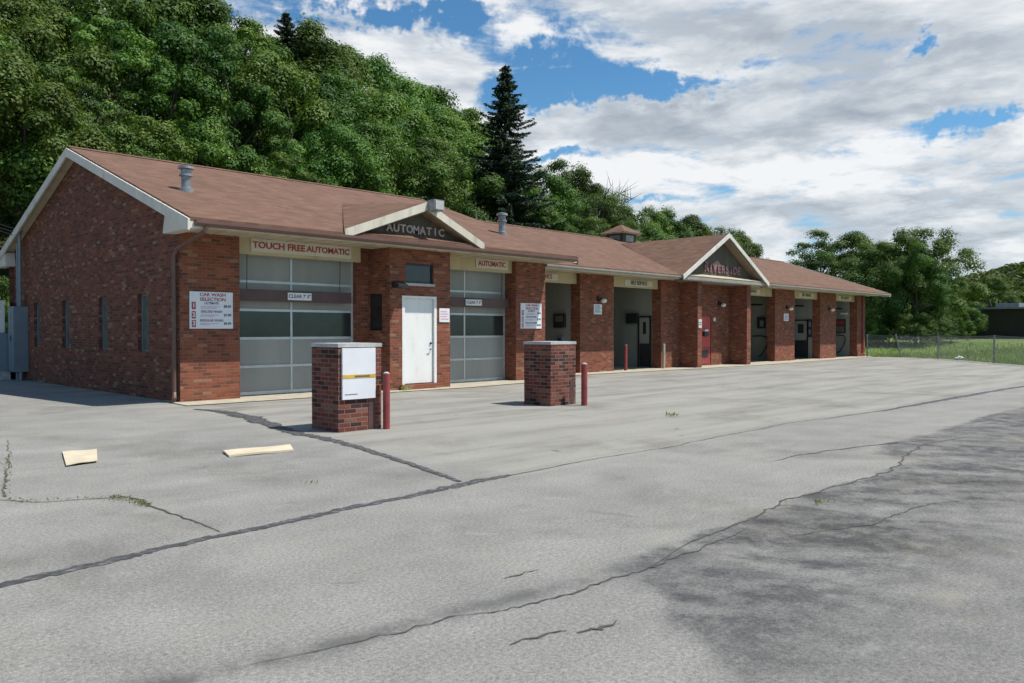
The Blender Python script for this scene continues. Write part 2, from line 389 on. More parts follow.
FENCE = [(39.86,1.17),(40.6,-.35),(39.2,-2.75),(34.78,-6.41),(30.2,-10.1),(25.6,-13.8),(21.0,-17.5)]
lot = [(-70,-70),(-20,-70),(19,-20),(21.3,-17.2)]+[(x+.25, y-.05) for x, y in reversed(FENCE[:-1])]+[(41.6,1.6),(41.6,14.5),(-70,14.5)]
# the lot is finely gridded near the camera only by its material: one flat sheet
lb = MB(); lb.poly([(x, y, 0) for x, y in lot]); lb.poly([(x, y, 0) for x, y in lot]); lb.f.pop(); lb.mi.pop()
tag(lb.build('parking_lot', M['asphalt']), 'worn pale grey asphalt lot with dark stains', kind='structure')

def ribbon(name, pts, widths, mat, z=.006, jitter=.25, seg=.12, seed=1, label=None):
    """uneven strip lying on the lot along a path"""
    rnd = random.Random(seed); P = [Vector((x, y, 0)) for x, y in pts]; mb = MB(); prev = None
    L = [0]
    for i in range(1, len(P)): L.append(L[-1]+(P[i]-P[i-1]).length)
    n = max(4, int(L[-1]/seg)); wob = 0; drift = 0
    for s in range(n+1):
        d = L[-1]*s/n; i = max(j for j in range(len(P)-1) if L[j] <= d+1e-9)
        t = (d-L[i])/max(1e-6, L[i+1]-L[i]); p = P[i].lerp(P[i+1], t); dr = (P[i+1]-P[i]).normalized(); nn = Vector((-dr.y, dr.x, 0))
        w = (widths[i]*(1-t)+widths[i+1]*t)*.5; wob = wob*.7+rnd.uniform(-1, 1)*w*jitter
        if name == 'pavement_crack': drift = drift*.9+rnd.uniform(-1, 1)*.022; p = p+nn*drift*min(1, 4*s/n, 4*(n-s)/n)
        a = p+nn*(w*(1+rnd.uniform(-jitter, jitter))+wob); b = p-nn*(w*(1+rnd.uniform(-jitter, jitter))-wob)
        cur = ((a.x, a.y, z), (b.x, b.y, z))
        if prev: mb.poly([prev[0], prev[1], cur[1], cur[0]])
        prev = cur
    return tag(mb.build(name, mat), label, kind='structure')
seamA = [(-9.5,-10.9),(-5.86,-10.85),(-5.09,-10.77),(-4.38,-10.68),(-3.55,-10.62),(-2.5,-10.55),(-1.44,-10.47),(-1.0,-10.46)]
ribbon('tar_seam', seamA, [.1,.1,.1,.09,.1,.11,.14,.08], M['tar'], .004, .30, .035, 3, 'long dark tar seam crossing the near lot')
ribbon('tar_seam', [(-.24,-1.3),(-.1,-2.2),(-.16,-2.9),(-.41,-4.17),(-.76,-5.66),(-.83,-6.83),(-1.03,-8.05),(-1.34,-9.41),(-1.61,-10.37)], [.10,.26,.30,.28,.2,.15,.11,.09,.05], M['tar'], .007, .30, .04, 4, 'tar seam running from the corner pier past the kiosk')
ribbon('tar_seam', [(8.5,-10.78),(10.58,-10.81),(13.05,-10.88),(16.11,-10.96),(21,-11.2)], [.06,.14,.16,.14,.15], M['tar'], .004, .25, .1, 5, 'tar seam far out on the right of the lot')
ribbon('pavement_crack', [(-1.1,-10.47),(-.56,-10.48),(.54,-10.43),(1.67,-10.53),(3.19,-10.49),(5.27,-10.42),(6.7,-10.58),(8.86,-10.8)], [.016,.014,.012,.014,.012,.014,.02,.03], M['crack'], .005, .5, .1, 6)
ribbon('pavement_crack', [(-5.3,-12.9),(-4.75,-13.02),(-4.46,-13.1),(-4.03,-13.14),(-3.62,-13.28),(-3.18,-13.33),(-2.67,-13.39),(-2.15,-13.4),(-1.31,-13.3)], [.003,.006,.009,.009,.010,.012,.014,.012,.003], M['crack'], .005, .6, .04, 7)
ribbon('pavement_crack', [(-4.2,-13.6),(-4.0,-13.62),(-3.87,-13.68)], [.006,.02,.006], M['crack'], .005, .6, .03, 8)
ribbon('pavement_crack', [(-3.86,-13.73),(-3.74,-13.76),(-3.58,-13.77)], [.006,.03,.006], M['crack'], .005, .6, .03, 9)
ribbon('pavement_crack', [(-3.5,-12.87),(-3.36,-12.86),(-3.22,-12.89)], [.006,.015,.006], M['crack'], .005, .6, .03, 10)
ribbon('pavement_crack', [(-5.3,-7.9),(-5.03,-8.09),(-4.88,-8.42),(-4.53,-8.59),(-4.25,-8.76),(-4.21,-9.21),(-4.23,-9.68),(-4.17,-10.03),(-4.18,-10.56)], [.012,.014,.014,.016,.02,.022,.016,.016,.01], M['crack'], .005, .5, .05, 11)
ribbon('pavement_crack', [(-3.91,-3.68),(-4.57,-6.37),(-4.97,-7.97)], [.008,.014,.02], M['crack'], .005, .7, .06, 12)
ribbon('pavement_crack', [(1.67,-12.0),(2.4,-12.02),(3.36,-12.17),(4.3,-12.42),(4.62,-12.6),(4.75,-12.8)], [.006,.02,.024,.026,.02,.004], M['crack'], .005, .6, .06, 13)

ribbon('pavement_crack', [(-2.7,-13.36),(-1.9,-13.2),(-1.2,-13.17),(-.1,-13.08),(1.0,-13.18),(2.1,-13.2),(3.4,-12.95),(4.5,-12.8),(5.8,-13.0)], [.004,.012,.012,.018,.014,.02,.016,.02,.006], M['crack'], .005, .7, .05, 14)
ribbon('pavement_crack', [(-1.5,-13.6),(-.6,-13.9),(.4,-14.0),(1.2,-14.3)], [.004,.012,.010,.004], M['crack'], .005, .7, .05, 15)
ab = MB()
ab.poly([(-.1,-.62,.016),(4.9,-.72,.016),(7.3,-.85,.016),(11.5,-.45,.016),(11.9,1.0,.016),(21,.35,.016),(26,.2,.016),(41,.9,.016),(41,2.2,.016),(7.2,2.2,.016),(0,.9,.016)])
tag(ab.build('concrete_apron', M['apron']), 'tan concrete strip along the foot of the car wash', kind='structure')

# ------------------------------------------------------------------ the car wash
B = empty('car_wash_building', (0,0,0), 'long low red brick car wash with brown shingle roof and a row of bays', 'building')
YA, YD, VX0, VX1, VY = .25, .65, 5.10, 7.07, -.30
ZA, ZB, Y2, DEEP, DEEP2 = 3.60, 3.50, 1.6, 12.5, 13.2
RX0, RX1, RY, RZ, EY, EZ = -.14, 11.6, 6.35, 6.23, -.88, 3.72
SL = (RZ-EZ)/(RY-EY)
RX2, RY2, RZ2, EY2, EZ2 = 41.35, 7.0, 5.86, .45, 3.62
SL2 = (RZ2-EZ2)/(RY2-EY2)
SLITS = [(9.82,10.42),(7.22,7.82),(4.40,5.0),(1.88,2.5)]
# gable side wall with four slit windows
w = MB(); ops = [(a, b, 1.02, 2.32) for a, b in SLITS]
SX = .13
w.wall('x', SX, YA, DEEP, 0, ZA, ops, depth=.13, face=-1)
zt = lambda y: EZ+SL*(min(y, 2*RY-y)-EY)-.10
w.poly([(SX, DEEP, ZA), (SX, DEEP, zt(DEEP)), (SX, RY, zt(RY)), (SX, YA, zt(YA)), (SX, YA, ZA)])
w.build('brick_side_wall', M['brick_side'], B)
for a, b in SLITS:
    f = MB()
    f.box(.22,.26,a,a+.04,1.02,2.32).box(.22,.26,b-.04,b,1.02,2.32).box(.22,.26,a+.04,b-.04,1.02,1.06).box(.22,.26,a+.04,b-.04,2.28,2.32)
    wf = f.build('window', M['metal_grey'], B)
    MB().box(.235,.245,a+.04,b-.04,1.06,2.28).build('pane', M['slitglass'], wf)
    MB().box(SX-.012,.219,a+.002,b-.002,1.0,1.022).build('sill', M['brick_side'], wf)
w = MB()
w.poly([(0, DEEP, 0), (11.4, DEEP, 0), (11.4, DEEP, ZA+.3), (0, DEEP, ZA+.3)][::-1])
w.poly([(11.4, YA, ZA), (11.4, DEEP, ZA), (11.4, DEEP, zt(DEEP)), (11.4, RY, zt(RY)), (11.4, YA, zt(YA))])
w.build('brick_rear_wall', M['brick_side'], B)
# front piers of the automatic bays
MB().box(SX+.003, 1.45, YA, YA+.75, 0, ZA).build('brick_pier', M['brick_front'], B)
MB().box(4.72, VX0-.002, YD-.05, YD+.5, 0, ZA).build('brick_pier', M['brick_front'], B)
MB().box(10.14, 11.43, YA, YA+2.0, 0, ZA).build('brick_pier', M['brick_front'], B)
# door vestibule between them
w = MB()
DO = (5.47,6.60,.14,2.38); WO = (5.60,6.50,2.70,3.20); SO = (.02,.58,1.50,2.42)
w.wall('y', VY, VX0, VX1, 0, ZA, [DO, WO], depth=.12, face=-1)
w.wall('x', VX0, VY, 1.2, 0, ZA, [SO], depth=.12, face=-1)
w.wall('x', VX1, VY, 1.2, 0, ZA, [], face=1)
w.build('brick_vestibule', M['brick_front'], B)
d = MB().box(5.56,6.51,VY+.045,VY+.085,.16,2.31).build('door', M['white'], B)
MB().box(5.475,5.555,VY-.012,VY+.1,.142,2.375).box(6.515,6.595,VY-.012,VY+.1,.142,2.375).box(5.555,6.515,VY-.012,VY+.1,2.312,2.375).build('door_frame', M['white'], d)
MB().tube([(6.43,VY+.05,1.02),(6.43,VY-.005,1.02),(6.42,VY-.015,1.02),(6.35,VY-.015,1.02)], .012).build('handle', M['metal_dark'], d)
MB().tube([(6.43,VY+.05,1.17),(6.43,VY+.015,1.17)], .028, 12).build('deadbolt', M['metal_dark'], d)
MB().box(5.40,6.66,VY-.10,VY-.002,0,.135).build('door_step', M['brick_front'], B)
def win(axis, c, a, b, z0, z1, name='window', glass='glass', sill=True, fr='metal_dark'):
    f = MB(); t = .045
    def bx(m, u0, u1, za, zb, d0, d1):
        return m.box(u0,u1,c+d0,c+d1,za,zb) if axis == 'y' else m.box(c+d0,c+d1,u0,u1,za,zb)
    bx(f,a,a+t,z0,z1,.05,.10); bx(f,b-t,b,z0,z1,.05,.10); bx(f,a+t,b-t,z0,z0+t,.05,.10); bx(f,a+t,b-t,z1-t,z1,.05,.10)
    o = f.build(name, M[fr], B); bx(MB(),a+t,b-t,z0+t,z1-t,.07,.085).build('pane', M[glass], o)
    if sill: bx(MB(),a-.03,b+.03,z0-.07,z0-.003,-.03,.05).build('sill', M['concrete'], o)
win('y', VY, *WO); win('x', VX0, *SO, sill=False)
# headers over the bays
def header(x0, x1, y, z0, z1):
    return MB().box(x0, x1, y, y+.12, z0, z1).build('header_board', M['header'], B)
header(1.452, 4.74, .42, 3.20, ZA); header(VX1+.002, 10.138, .42, 3.20, ZA)
# sectional garage doors
def garage(x0, x1, mull, y, z1):
    H0 = .03; n = 5; hh = (z1-H0)/n; fr = MB(); t = .06
    fr.box(x0,x0+t,y,y+.05,H0,z1).box(x1-t,x1,y,y+.05,H0,z1)
    for i in range(n+1):
        z = H0+hh*i; a, b = (z, z+.075) if i == 0 else ((z-.05, z) if i == n else (z-.028, z+.028))
        fr.box(x0+t, x1-t, y, y+.05, a, b)
    g = fr.build('garage_door', M['alu'], B)
    for i in range(n):
        a = H0+hh*i+(.075 if i == 0 else .028); b = H0+hh*(i+1)-(.05 if i == n-1 else .028)
        MB().box(mull-.025, mull+.025, y+.004, y+.046, a, b).build('mullion', M['alu'], g)
        for u0, u1 in ((x0+t, mull-.025), (mull+.025, x1-t)):
            MB().box(u0, u1, y+.018, y+.03, a, b).build('pane', M['glass' if i == 2 else 'poly'], g)
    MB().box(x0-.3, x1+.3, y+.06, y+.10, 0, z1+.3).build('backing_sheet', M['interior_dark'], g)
    return g
garage(1.0, 4.715, 2.98, YD+.06, 3.26); garage(VX1+.005, 10.135, 8.50, YD+.06, 3.26)
# self service section: piers, dividing walls, floor, rear wall
PIERS = [(14.75,16.69),(19.75,21.1),(29.42,31.52),(34.52,36.57),(39.5,40.68)]
for a, b in PIERS: MB().box(a, b, Y2, Y2+.42, 0, ZB).build('brick_pier', M['brick_front'], B)
for a, b in [(14.75,15.6),(19.75,20.6),(29.95,31.0),(34.52,35.6),(39.5,40.1)]:
    MB().box(a+.02, b, Y2+.422, DEEP2-.3, 0, ZB).build('bay_wall', M['interior'], B)
MB().box(11.44, 40.66, DEEP2-.3, DEEP2, 0, ZB).build('bay_rear_wall', M['interior'], B)
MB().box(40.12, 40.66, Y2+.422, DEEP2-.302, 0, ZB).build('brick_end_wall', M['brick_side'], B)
MB().box(11.44, 40.66, Y2+.2, DEEP2, ZB+.003, ZB+.05).build('bay_ceiling', M['interior'], B)
MB().poly([(11.44,2.1,.022),(40.6,2.1,.022),(40.6,DEEP2,.022),(11.44,DEEP2,.022)]).build('bay_floor', M['apron'], B)
for a, b in [(11.432,14.748),(16.692,19.748),(25.45,29.418),(31.522,34.518),(36.572,39.498)]: header(a, b, Y2+.16, 3.13, ZB)
# recess under the middle gable with its two wing walls
WY = .78
for a, b in [(21.1,21.42),(25.12,25.45)]: MB().box(a+.002, b, WY, Y2+.4, 0, ZB).build('wing_wall', M['brick_front'], B)
RDO = (22.62,23.62,.03,2.12)
w = MB(); w.wall('y', Y2+.05, 21.42, 25.12, 0, ZB, [RDO], depth=.1, face=-1); w.build('recess_wall', M['brick_front'], B)
d = MB().box(22.64,23.60,Y2+.08,Y2+.12,.04,2.10).build('door', M['reddoor'], B); d['label'] = 'red steel door under the middle gable'
MB().box(22.70,23.54,Y2+.055,Y2+.078,.10,.78).build('door_panel', M['pink' if False else 'redpaint'], d)
MB().box(22.90,23.34,Y2+.045,Y2+.054,.36,.66).build('louvre', M['metal_dark'], d)
MB().box(22.98,23.30,Y2-.02,Y2+.078,1.25,1.46).build('lock_box', M['metal_dark'], d)
MB().box(23.0,23.28,Y2-.03,Y2+.0775,1.464,1.54).build('lock_cover', M['bulb'], d)

# roofs
def roof_slabs(name, quads, t=.07, mat='shingle'):
    mb = MB()
    for q in quads: mb.slab(q, t)
    return mb.build(name, M[mat], B)
BY = 2*RY-EY
r1 = roof_slabs('roof', [[(RX0,EY,EZ),(RX1,EY,EZ),(RX1,RY,RZ),(RX0,RY,RZ)], [(RX0,RY,RZ),(RX1,RY,RZ),(RX1,BY,EZ),(RX0,BY,EZ)]])
BY2 = 2*RY2-EY2
r2 = roof_slabs('roof', [[(11.45,EY2,EZ2),(RX2,EY2,EZ2),(RX2,RY2,RZ2),(11.45,RY2,RZ2)], [(11.45,RY2,RZ2),(RX2,RY2,RZ2),(RX2,BY2,EZ2),(11.45,BY2,EZ2)]])
MB().prism([(RX0,RY-.14,RZ-.03),(RX0,RY,RZ+.03),(RX0,RY+.14,RZ-.03)], (RX1-RX0,0,0)).build('ridge_cap', M['shingle'], r1)
MB().prism([(11.7,RY2-.14,RZ2-.03),(11.7,RY2,RZ2+.03),(11.7,RY2+.14,RZ2-.03)], (RX2-11.7,0,0)).build('ridge_cap', M['shingle'], r2)
# rake boards, returns and soffits
def rake_board(x, s, y0, z0, yr, zr, h=.24, top=.02, name='rake_board', mat='rake'):
    mb = MB(); x1 = x+s*.045
    for sy in (0, 1):
        ya = y0 if sy == 0 else 2*yr-y0
        pts = [(x,ya,z0+top),(x,yr,zr+top),(x,yr,zr+top-h),(x,ya,z0+top-h)]
        mb.prism(pts, (x1-x,0,0))
    return mb.build(name, M[mat], B)
rake_board(RX0-.003, -1, EY-.01, EZ-.01, RY, RZ-.01, h=.22, top=-.03)
rake_board(RX1+.003, 1, EY-.01, EZ-.01, RY, RZ-.01, mat='gutter', top=-.005)
rake_board(RX2+.003, 1, EY2-.01, EZ2-.01, RY2, RZ2-.01, h=.2)
sf = MB()
for sy in (0, 1):
    f = (lambda y: y) if sy == 0 else (lambda y: 2*RY-y)
    zz = lambda y: EZ+SL*(y-EY)-.13
    sf.prism([(RX0,f(YA),zz(YA)),(RX0,f(RY),zz(RY)),(RX0,f(RY),zz(RY)-.03),(RX0,f(YA),zz(YA)-.03)], (.26,0,0))
sf.build('rake_soffit', M['soffit'], B)
for sy in (0, 1):
    rb = MB()
    f = (lambda y: y) if sy == 0 else (lambda y: 2*RY-y)
    rb.prism([(RX0-.001,f(EY),3.50),(RX0-.001,f(.42),3.50),(RX0-.001,f(.30),EZ+SL*(.3-EY)-.2),(RX0-.001,f(EY),EZ-.1)], (.267,0,0))
    rb.build('eave_return', M['rake'], B)
sb = MB().box(SX-.003, RX1-.05, EY+.06, .42, 3.555, 3.598)
for i in range(24):
    x = .3+i*.47; sb.box(x, x+.05, EY+.065, .41, 3.545, 3.5545)
sb.build('soffit', M['soffit'], B)
MB().box(RX0, RX1, EY+.01, EY+.055, 3.52, EZ-.065).build('fascia_board', M['trim'], B)
MB().prism([(RX0+.08,EY-.005,3.66),(RX0+.08,EY-.12,3.655),(RX0+.08,EY-.12,3.60),(RX0+.08,EY-.07,3.545),(RX0+.08,EY-.005,3.545)], (RX1-RX0-.2,0,0)).build('gutter', M['gutter'], B)
MB().tube([(.16,EY-.06,3.56),(.15,EY-.05,3.46),(.07,.26,3.16),(.06,.36,3.04),(.06,.36,.22),(.03,.30,.10),(-.03,.19,.07)], .045, 8).build('downspout', M['gutter'], B)
for z_ in (1.3, 2.4): MB().box(.095,.128,.29,.43,z_,z_+.04).build('downspout_strap', M['gutter'], B)
s2 = MB().box(11.62, RX2-.03, EY2+.06, Y2+.15, 3.505, 3.54)
s2.build('soffit', M['soffit'], B)
MB().box(11.62, RX2, EY2+.01, EY2+.055, 3.44, EZ2-.065).build('fascia_board', M['trim'], B)
MB().prism([(11.62,EY2-.005,3.57),(11.62,EY2-.10,3.565),(11.62,EY2-.10,3.52),(11.62,EY2-.05,3.475),(11.62,EY2-.005,3.475)], (RX2-11.7,0,0)).build('gutter', M['gutter2'], B)
MB().tube([(40.2,Y2-.07,3.50),(40.2,Y2-.07,.2),(40.2,Y2-.2,.08)], .05, 8).build('downspout', M['redpaint'], B)

# small AUTOMATIC gable riding on the front roof
def gable(x0, x1, zb0, zb1, xa, za, yf, yback, zback, face_y, bw, zbase, sidebase, name, letter, size, lx, lz, lmat, spacing, sx):
    mb = MB(); zr = lambda y: EZ+SL*(y-EY)
    return mb
GA = dict(l=(3.40,-.86,3.78), r=(7.74,-.86,3.80), a=(5.80,-.86,4.66), k=(5.90,2.95,5.06))
g = MB()
g.slab([GA['l'], GA['a'], GA['k']][::-1], .06); g.slab([GA['a'], GA['r'], GA['k']][::-1], .06)
g1 = g.build('gable_roof', M['shingle'], B)
bb = MB(); h = .20
def bargeboard(mb, p, q, h, t=.05):
    mb.prism([(p[0],p[1]-.002,p[2]+.01),(q[0],q[1]-.002,q[2]+.01),(q[0],q[1]-.002,q[2]+.01-h),(p[0],p[1]-.002,p[2]+.01-h)], (0,-t,0))
bargeboard(bb, GA['l'], GA['a'], h); bargeboard(bb, GA['a'], GA['r'], h)
bb.build('bargeboard', M['trim'], g1)
sfm = MB(); sfm.prism([(5.80,-.85,4.46),(7.74,-.85,3.62),(7.74,-.85,3.59),(5.80,-.85,4.43)], (0,.26,0)); sfm.prism([(5.80,-.85,4.46),(3.40,-.85,3.60),(3.40,-.85,3.57),(5.80,-.85,4.43)], (0,.26,0))
sfm.build('gable_soffit', M['gsoffit'], g1)
gf = MB(); gf.prism([(3.4,-.58,3.74),(7.74,-.58,3.74),(5.80,-.58,4.60)], (0,.06,0))
gf.build('gable_face', M['siding'], g1)
MB().prism([(3.7,-.86,3.735),(7.7,-.86,3.735),(7.7,-.59,3.835),(3.7,-.59,3.835)], (0,0,.02)).build('gable_ledge', M['shingle'], g1)
for ch, x_, z_ in [(c, 4.86+.205*i, 3.99) for i, c in enumerate('AUTOMATIC')]:
    text('gable_letter', ch, .27, (x_, -.60, z_), M['letter_tan'], g1, extrude=.02, bold=.008)
# middle gable
CX, CZ, CL, CR, CY, CB = 22.68, 5.42, 19.25, 26.11, .30, 3.56
yb = EY2+(CZ-EZ2)/SL2; ybl = EY2+.0
g = MB(); up = .03
g.slab([(CL,CY,CB+up),(CX,CY,CZ+up),(CX,yb,CZ+up),(CL,EY2+.05,CB+up)][::-1], .06)
g.slab([(CX,CY,CZ+up),(CR,CY,CB+up),(CR,EY2+.05,CB+up),(CX,yb,CZ+up)][::-1], .06)
g2 = g.build('gable_roof', M['shingle'], B)
bb = MB(); bargeboard(bb, (CL,CY,CB+up), (CX,CY,CZ+up), .17); bargeboard(bb, (CX,CY,CZ+up), (CR,CY,CB+up), .17)
bb.build('bargeboard', M['rake'], g2)
sfm = MB()
for sx_ in (CL, CR): sfm.prism([(CX,CY+.01,CZ-.16),(sx_,CY+.01,CB-.14),(sx_,CY+.01,CB-.17),(CX,CY+.01,CZ-.19)], (0,.36,0))
sfm.build('gable_soffit', M['gsoffit'], g2)
MB().prism([(CL+.1,CY+.36,CB),(CR-.1,CY+.36,CB),(CX,CY+.36,CZ-.06)], (0,.06,0)).build('gable_face', M['siding'], g2)
MB().prism([(CL+.5,CY+.02,3.60),(CR-.5,CY+.02,3.60),(CR-.5,CY+.38,3.72),(CL+.5,CY+.38,3.72)], (0,0,.02)).build('gable_ledge', M['soffit'], g2)
MB().box(CL+.15, CR-.15, CY+.03, EY2-.11, 3.46, 3.58).box(20.9, 25.6, EY2+.07, Y2+.04, 3.46, 3.503).build('gable_beam', M['gutter2'], B)
for i, ch in enumerate('RIVERSIDE'):
    text('gable_letter', ch, .56 if i == 0 else .46, (21.50+.325*i, CY+.335, 4.0+(.05 if i == 0 else 0)), M['letter_pink'], g2, extrude=.025, bold=.008)
# roof fittings
def roof_vent(x, y, z0, hgt, parent):
    mb = MB(); mb.lathe([(.16,-.12),(.16,.05),(.105,.07),(.105,hgt*.55),(.15,hgt*.57),(.15,hgt*.64),(.115,hgt*.66),(.115,hgt*.84),(.18,hgt*.86),(.17,hgt*.96),(.06,hgt)], (x,y,z0), 18)
    return mb.build('roof_vent', M['galv'], parent, smooth=False)
roof_vent(1.02, 1.95, EZ+SL*(1.95-EY), .58, r1)
roof_vent(10.65, 1.35, EZ+SL*(1.35-EY), .66, r1)
cu = MB().box(23.95,24.95,6.55,7.55,5.4,6.12).build('cupola', M['siding'], r2)
MB().prism([(23.75,6.35,6.12),(25.15,6.35,6.12),(25.15,7.75,6.12),(23.75,7.75,6.12)], (0,0,.04)).build('cupola_eave', M['trim'], cu)
cr = MB()
for p, q in [((23.7,6.3),(25.2,6.3)),((25.2,6.3),(25.2,7.8)),((25.2,7.8),(23.7,7.8)),((23.7,7.8),(23.7,6.3))]:
    cr.poly([(p[0],p[1],6.163),(q[0],q[1],6.163),(24.45,7.05,6.62)])
cr.build('cupola_roof', M['shingle'], cu)
MB().box(23.93,23.949,6.75,7.35,5.75,6.05).box(24.15,24.75,6.53,6.549,5.75,6.05).build('louvre', M['galv'], cu)

# ------------------------------------------------------------------ signs on the building (each its own thing)
def sign_board(name, x0, x1, y, z0, z1, label, mat='signwhite', group=None, t=.02):
    e = empty(name, ((x0+x1)/2, y, z0), label, 'sign', group)
    MB().box(x0, x1, y-t, y, z0, z1).build('board', M[mat], e); return e
def price_board(x0, x1, z0, z1, label):
    y = YA-.003; e = sign_board('price_sign', x0, x1, y, z0, z1, label, group='car wash price signs'); W, Hh = x1-x0, z1-z0; yy = y-.0225
    P = lambda u, v: (x0+W*u, yy, z0+Hh*v)
    text('heading', 'CAR WASH\nSELECTION', Hh*.125, P(.53,.855), M['red_ink'], e, extrude=.002, sx=1.15, bold=.002)
    bd = MB()
    for v0, v1 in ((.52,.72),(.27,.47),(.04,.23)):
        bd.box(x0+W*.045, x0+W*.135, yy-.002, yy+.002, z0+Hh*v0, z0+Hh*v1)
    bd.build('number_block', M['red_ink'], e)
    for n_, v in (('1',.62),('2',.37),('3',.135)): text('numeral', n_, Hh*.17, (x0+W*.09, yy-.003, z0+Hh*v), M['signwhite'], e, extrude=.002, bold=.003)
    for s_, v in (('ULTIMATE',.69),('DELUXE WASH',.46),('REGULAR WASH',.22)):
        text('wash_name', s_, Hh*.088, P(.50,v), M['blue_ink'], e, extrude=.002, bold=.0015)
    for s_, v in (('$8.00',.61),('$7.00',.37),('$6.00',.14)): text('price', s_, Hh*.095, P(.87,v), M['dark_ink'], e, extrude=.002, bold=.0015)
    fl = MB()
    for v, a, b in ((.585,.24,.70),(.545,.24,.62),(.36,.24,.68),(.325,.24,.55),(.13,.24,.66),(.095,.24,.45)):
        fl.box(x0+W*a, x0+W*b, yy-.001, yy+.002, z0+Hh*v, z0+Hh*(v+.018))
    fl.build('small_print', M['pink'], e); return e
price_board(.33, 1.28, 1.54, 2.32, 'white price board on the corner pier left of the wide garage door')
price_board(10.32, 11.24, 1.56, 2.32, 'white price board on the pier right of the narrower garage door')
e = sign_board('bay_sign', 1.80, 4.45, .417, 3.27, 3.56, 'cream sign reading TOUCH FREE AUTOMATIC over the wide garage door', 'signcream', 'signs over the bays')
text('lettering', 'TOUCH FREE', .20, (2.50,.394,3.415), M['red_ink'], e, sx=1.12, bold=.006)
text('lettering', 'AUTOMATIC', .19, (3.80,.394,3.415), M['red_ink'], e, sx=1.08, bold=.006)
e = sign_board('bay_sign', 8.66, 9.95, .417, 3.29, 3.55, 'cream sign reading AUTOMATIC over the narrower garage door', 'signcream', 'signs over the bays')
text('lettering', 'AUTOMATIC', .20, (9.30,.394,3.42), M['red_ink'], e, sx=.95, bold=.006)
def bay_sign(xc, w_, label, ink, size=.2):
    e = sign_board('bay_sign', xc-w_/2, xc+w_/2, Y2+.157, 3.20, 3.42, label, 'signcream', 'signs over the bays')
    text('lettering', 'SELF SERVICE', size, (xc, Y2+.134, 3.31), M[ink], e, sx=.92, bold=.005)
bay_sign(12.9, 1.65, 'cream sign with red SELF SERVICE letters over the first open bay', 'red_ink')
bay_sign(18.45, 1.8, 'cream sign with dark SELF SERVICE letters over the bay left of the recess', 'dark_ink')
bay_sign(27.3, 1.7, 'cream sign over the open bay just right of the middle gable', 'dark_ink')
bay_sign(33.2, 1.7, 'cream sign over the middle bay of the three right of the gable', 'dark_ink')
bay_sign(38.1, 1.7, 'cream sign over the last bay at the far end', 'dark_ink')
e = sign_board('notice_sign', 6.68, 7.03, VY-.003, 1.72, 2.08, 'small white notice with red lines beside the white door', group='small notices')
lb_ = MB()
for i in range(4): lb_.box(6.72, 6.99-.05*(i % 2), VY-.0265, VY-.024, 1.79+i*.065, 1.815+i*.065)
lb_.build('text_line', M['pink'], e)
for x0, x1, z0, z1, lab in ((15.50,15.95,2.08,2.44,'small white notice under the lamp on the wide pier between the first open bays'),(30.32,30.80,1.97,2.33,'small white notice on the first pier right of the middle gable')):
    e = sign_board('notice_sign', x0, x1, Y2-.003, z0, z1, lab, group='small notices'); lb_ = MB()
    for i in range(4): lb_.box(x0+.05, x1-.06-.05*(i % 2), Y2-.0265, Y2-.024, z0+.07+i*.07, z0+.10+i*.07)
    lb_.build('text_line', M['blue_ink'], e)
e = sign_board('notice_sign', 21.15, 21.38, WY-.003, 1.60, 1.95, 'narrow pale notice on the left wing wall of the recess', 'signcream', 'small notices')
MB().box(21.18,21.35,WY-.0265,WY-.024,1.72,1.76).box(21.18,21.35,WY-.0265,WY-.024,1.80,1.84).build('text_line', M['blue_ink'], e)
# clearance bars hung before the garage doors
for x0, x1, sx_, lab in ((1.46,4.50,3.05,'brown clearance bar hung before the wide garage door'),(VX1+.06,10.1,8.62,'brown clearance bar hung before the narrower garage door')):
    e = empty('clearance_bar', ((x0+x1)/2,.52,2.2), lab, 'clearance bar', 'clearance bars')
    MB().box(x0, x1, .47, .60, 2.17, 2.43).build('bar', M['brickpaint'], e)
    MB().box(sx_-.31, sx_+.31, .445, .468, 2.21, 2.38).build('plate', M['signwhite'], e)
    text('lettering', "CLEAR 7' 0\"", .115, (sx_,.4425,2.295), M['dark_ink'], e, sx=1.0, extrude=.001, bold=.002)
    MB().tube([(x0+.3,.53,2.43),(x0+.3,.50,3.55)], .008, 6).tube([(x1-.3,.53,2.43),(x1-.3,.50,3.55)], .008, 6).build('chain', M['metal_dark'], e)

# lamps
def wall_lamp(x, y, z, label):
    e = empty('wall_lamp', (x, y, z), label, 'lamp', 'wall lamps')
    MB().box(x-.10,x+.10,y-.06,y-.002,z-.02,z+.16).tube([(x,y-.06,z+.08),(x+.02,y-.16,z+.04)], .025).build('bracket', M['metal_dark'], e)
    MB().lathe([(.03,-.10),(.09,-.075),(.115,-.02),(.10,.03),(.04,.06)], (x+.04,y-.20,z), 14).build('lamp_globe', M['bulb'], e, smooth=True)
wall_lamp(15.8, Y2, 2.58, 'wall lamp with white globe on the wide pier between the first open bays')
wall_lamp(30.66, Y2, 2.58, 'wall lamp on the first pier right of the middle gable')
wall_lamp(35.6, Y2, 2.62, 'wall lamp on the pier before the last bay')
wall_lamp(24.25, Y2+.05, 2.62, 'round wall lamp in the recess under the middle gable')
e = empty('door_bell', (24.0, Y2+.05, 1.95), 'small white round plate on the recess wall beside the red door', 'plate')
MB().tube([(23.85,Y2+.048,1.98),(23.85,Y2+.01,1.98)], .085, 14).build('plate', M['bulb'], e)
e = empty('flood_lamp', (5.22, VY, 2.6), 'dark flood lamp beside the small window over the white door', 'lamp')
MB().box(5.16,5.24,VY-.10,VY-.002,2.56,2.70).build('bracket', M['metal_dark'], e)
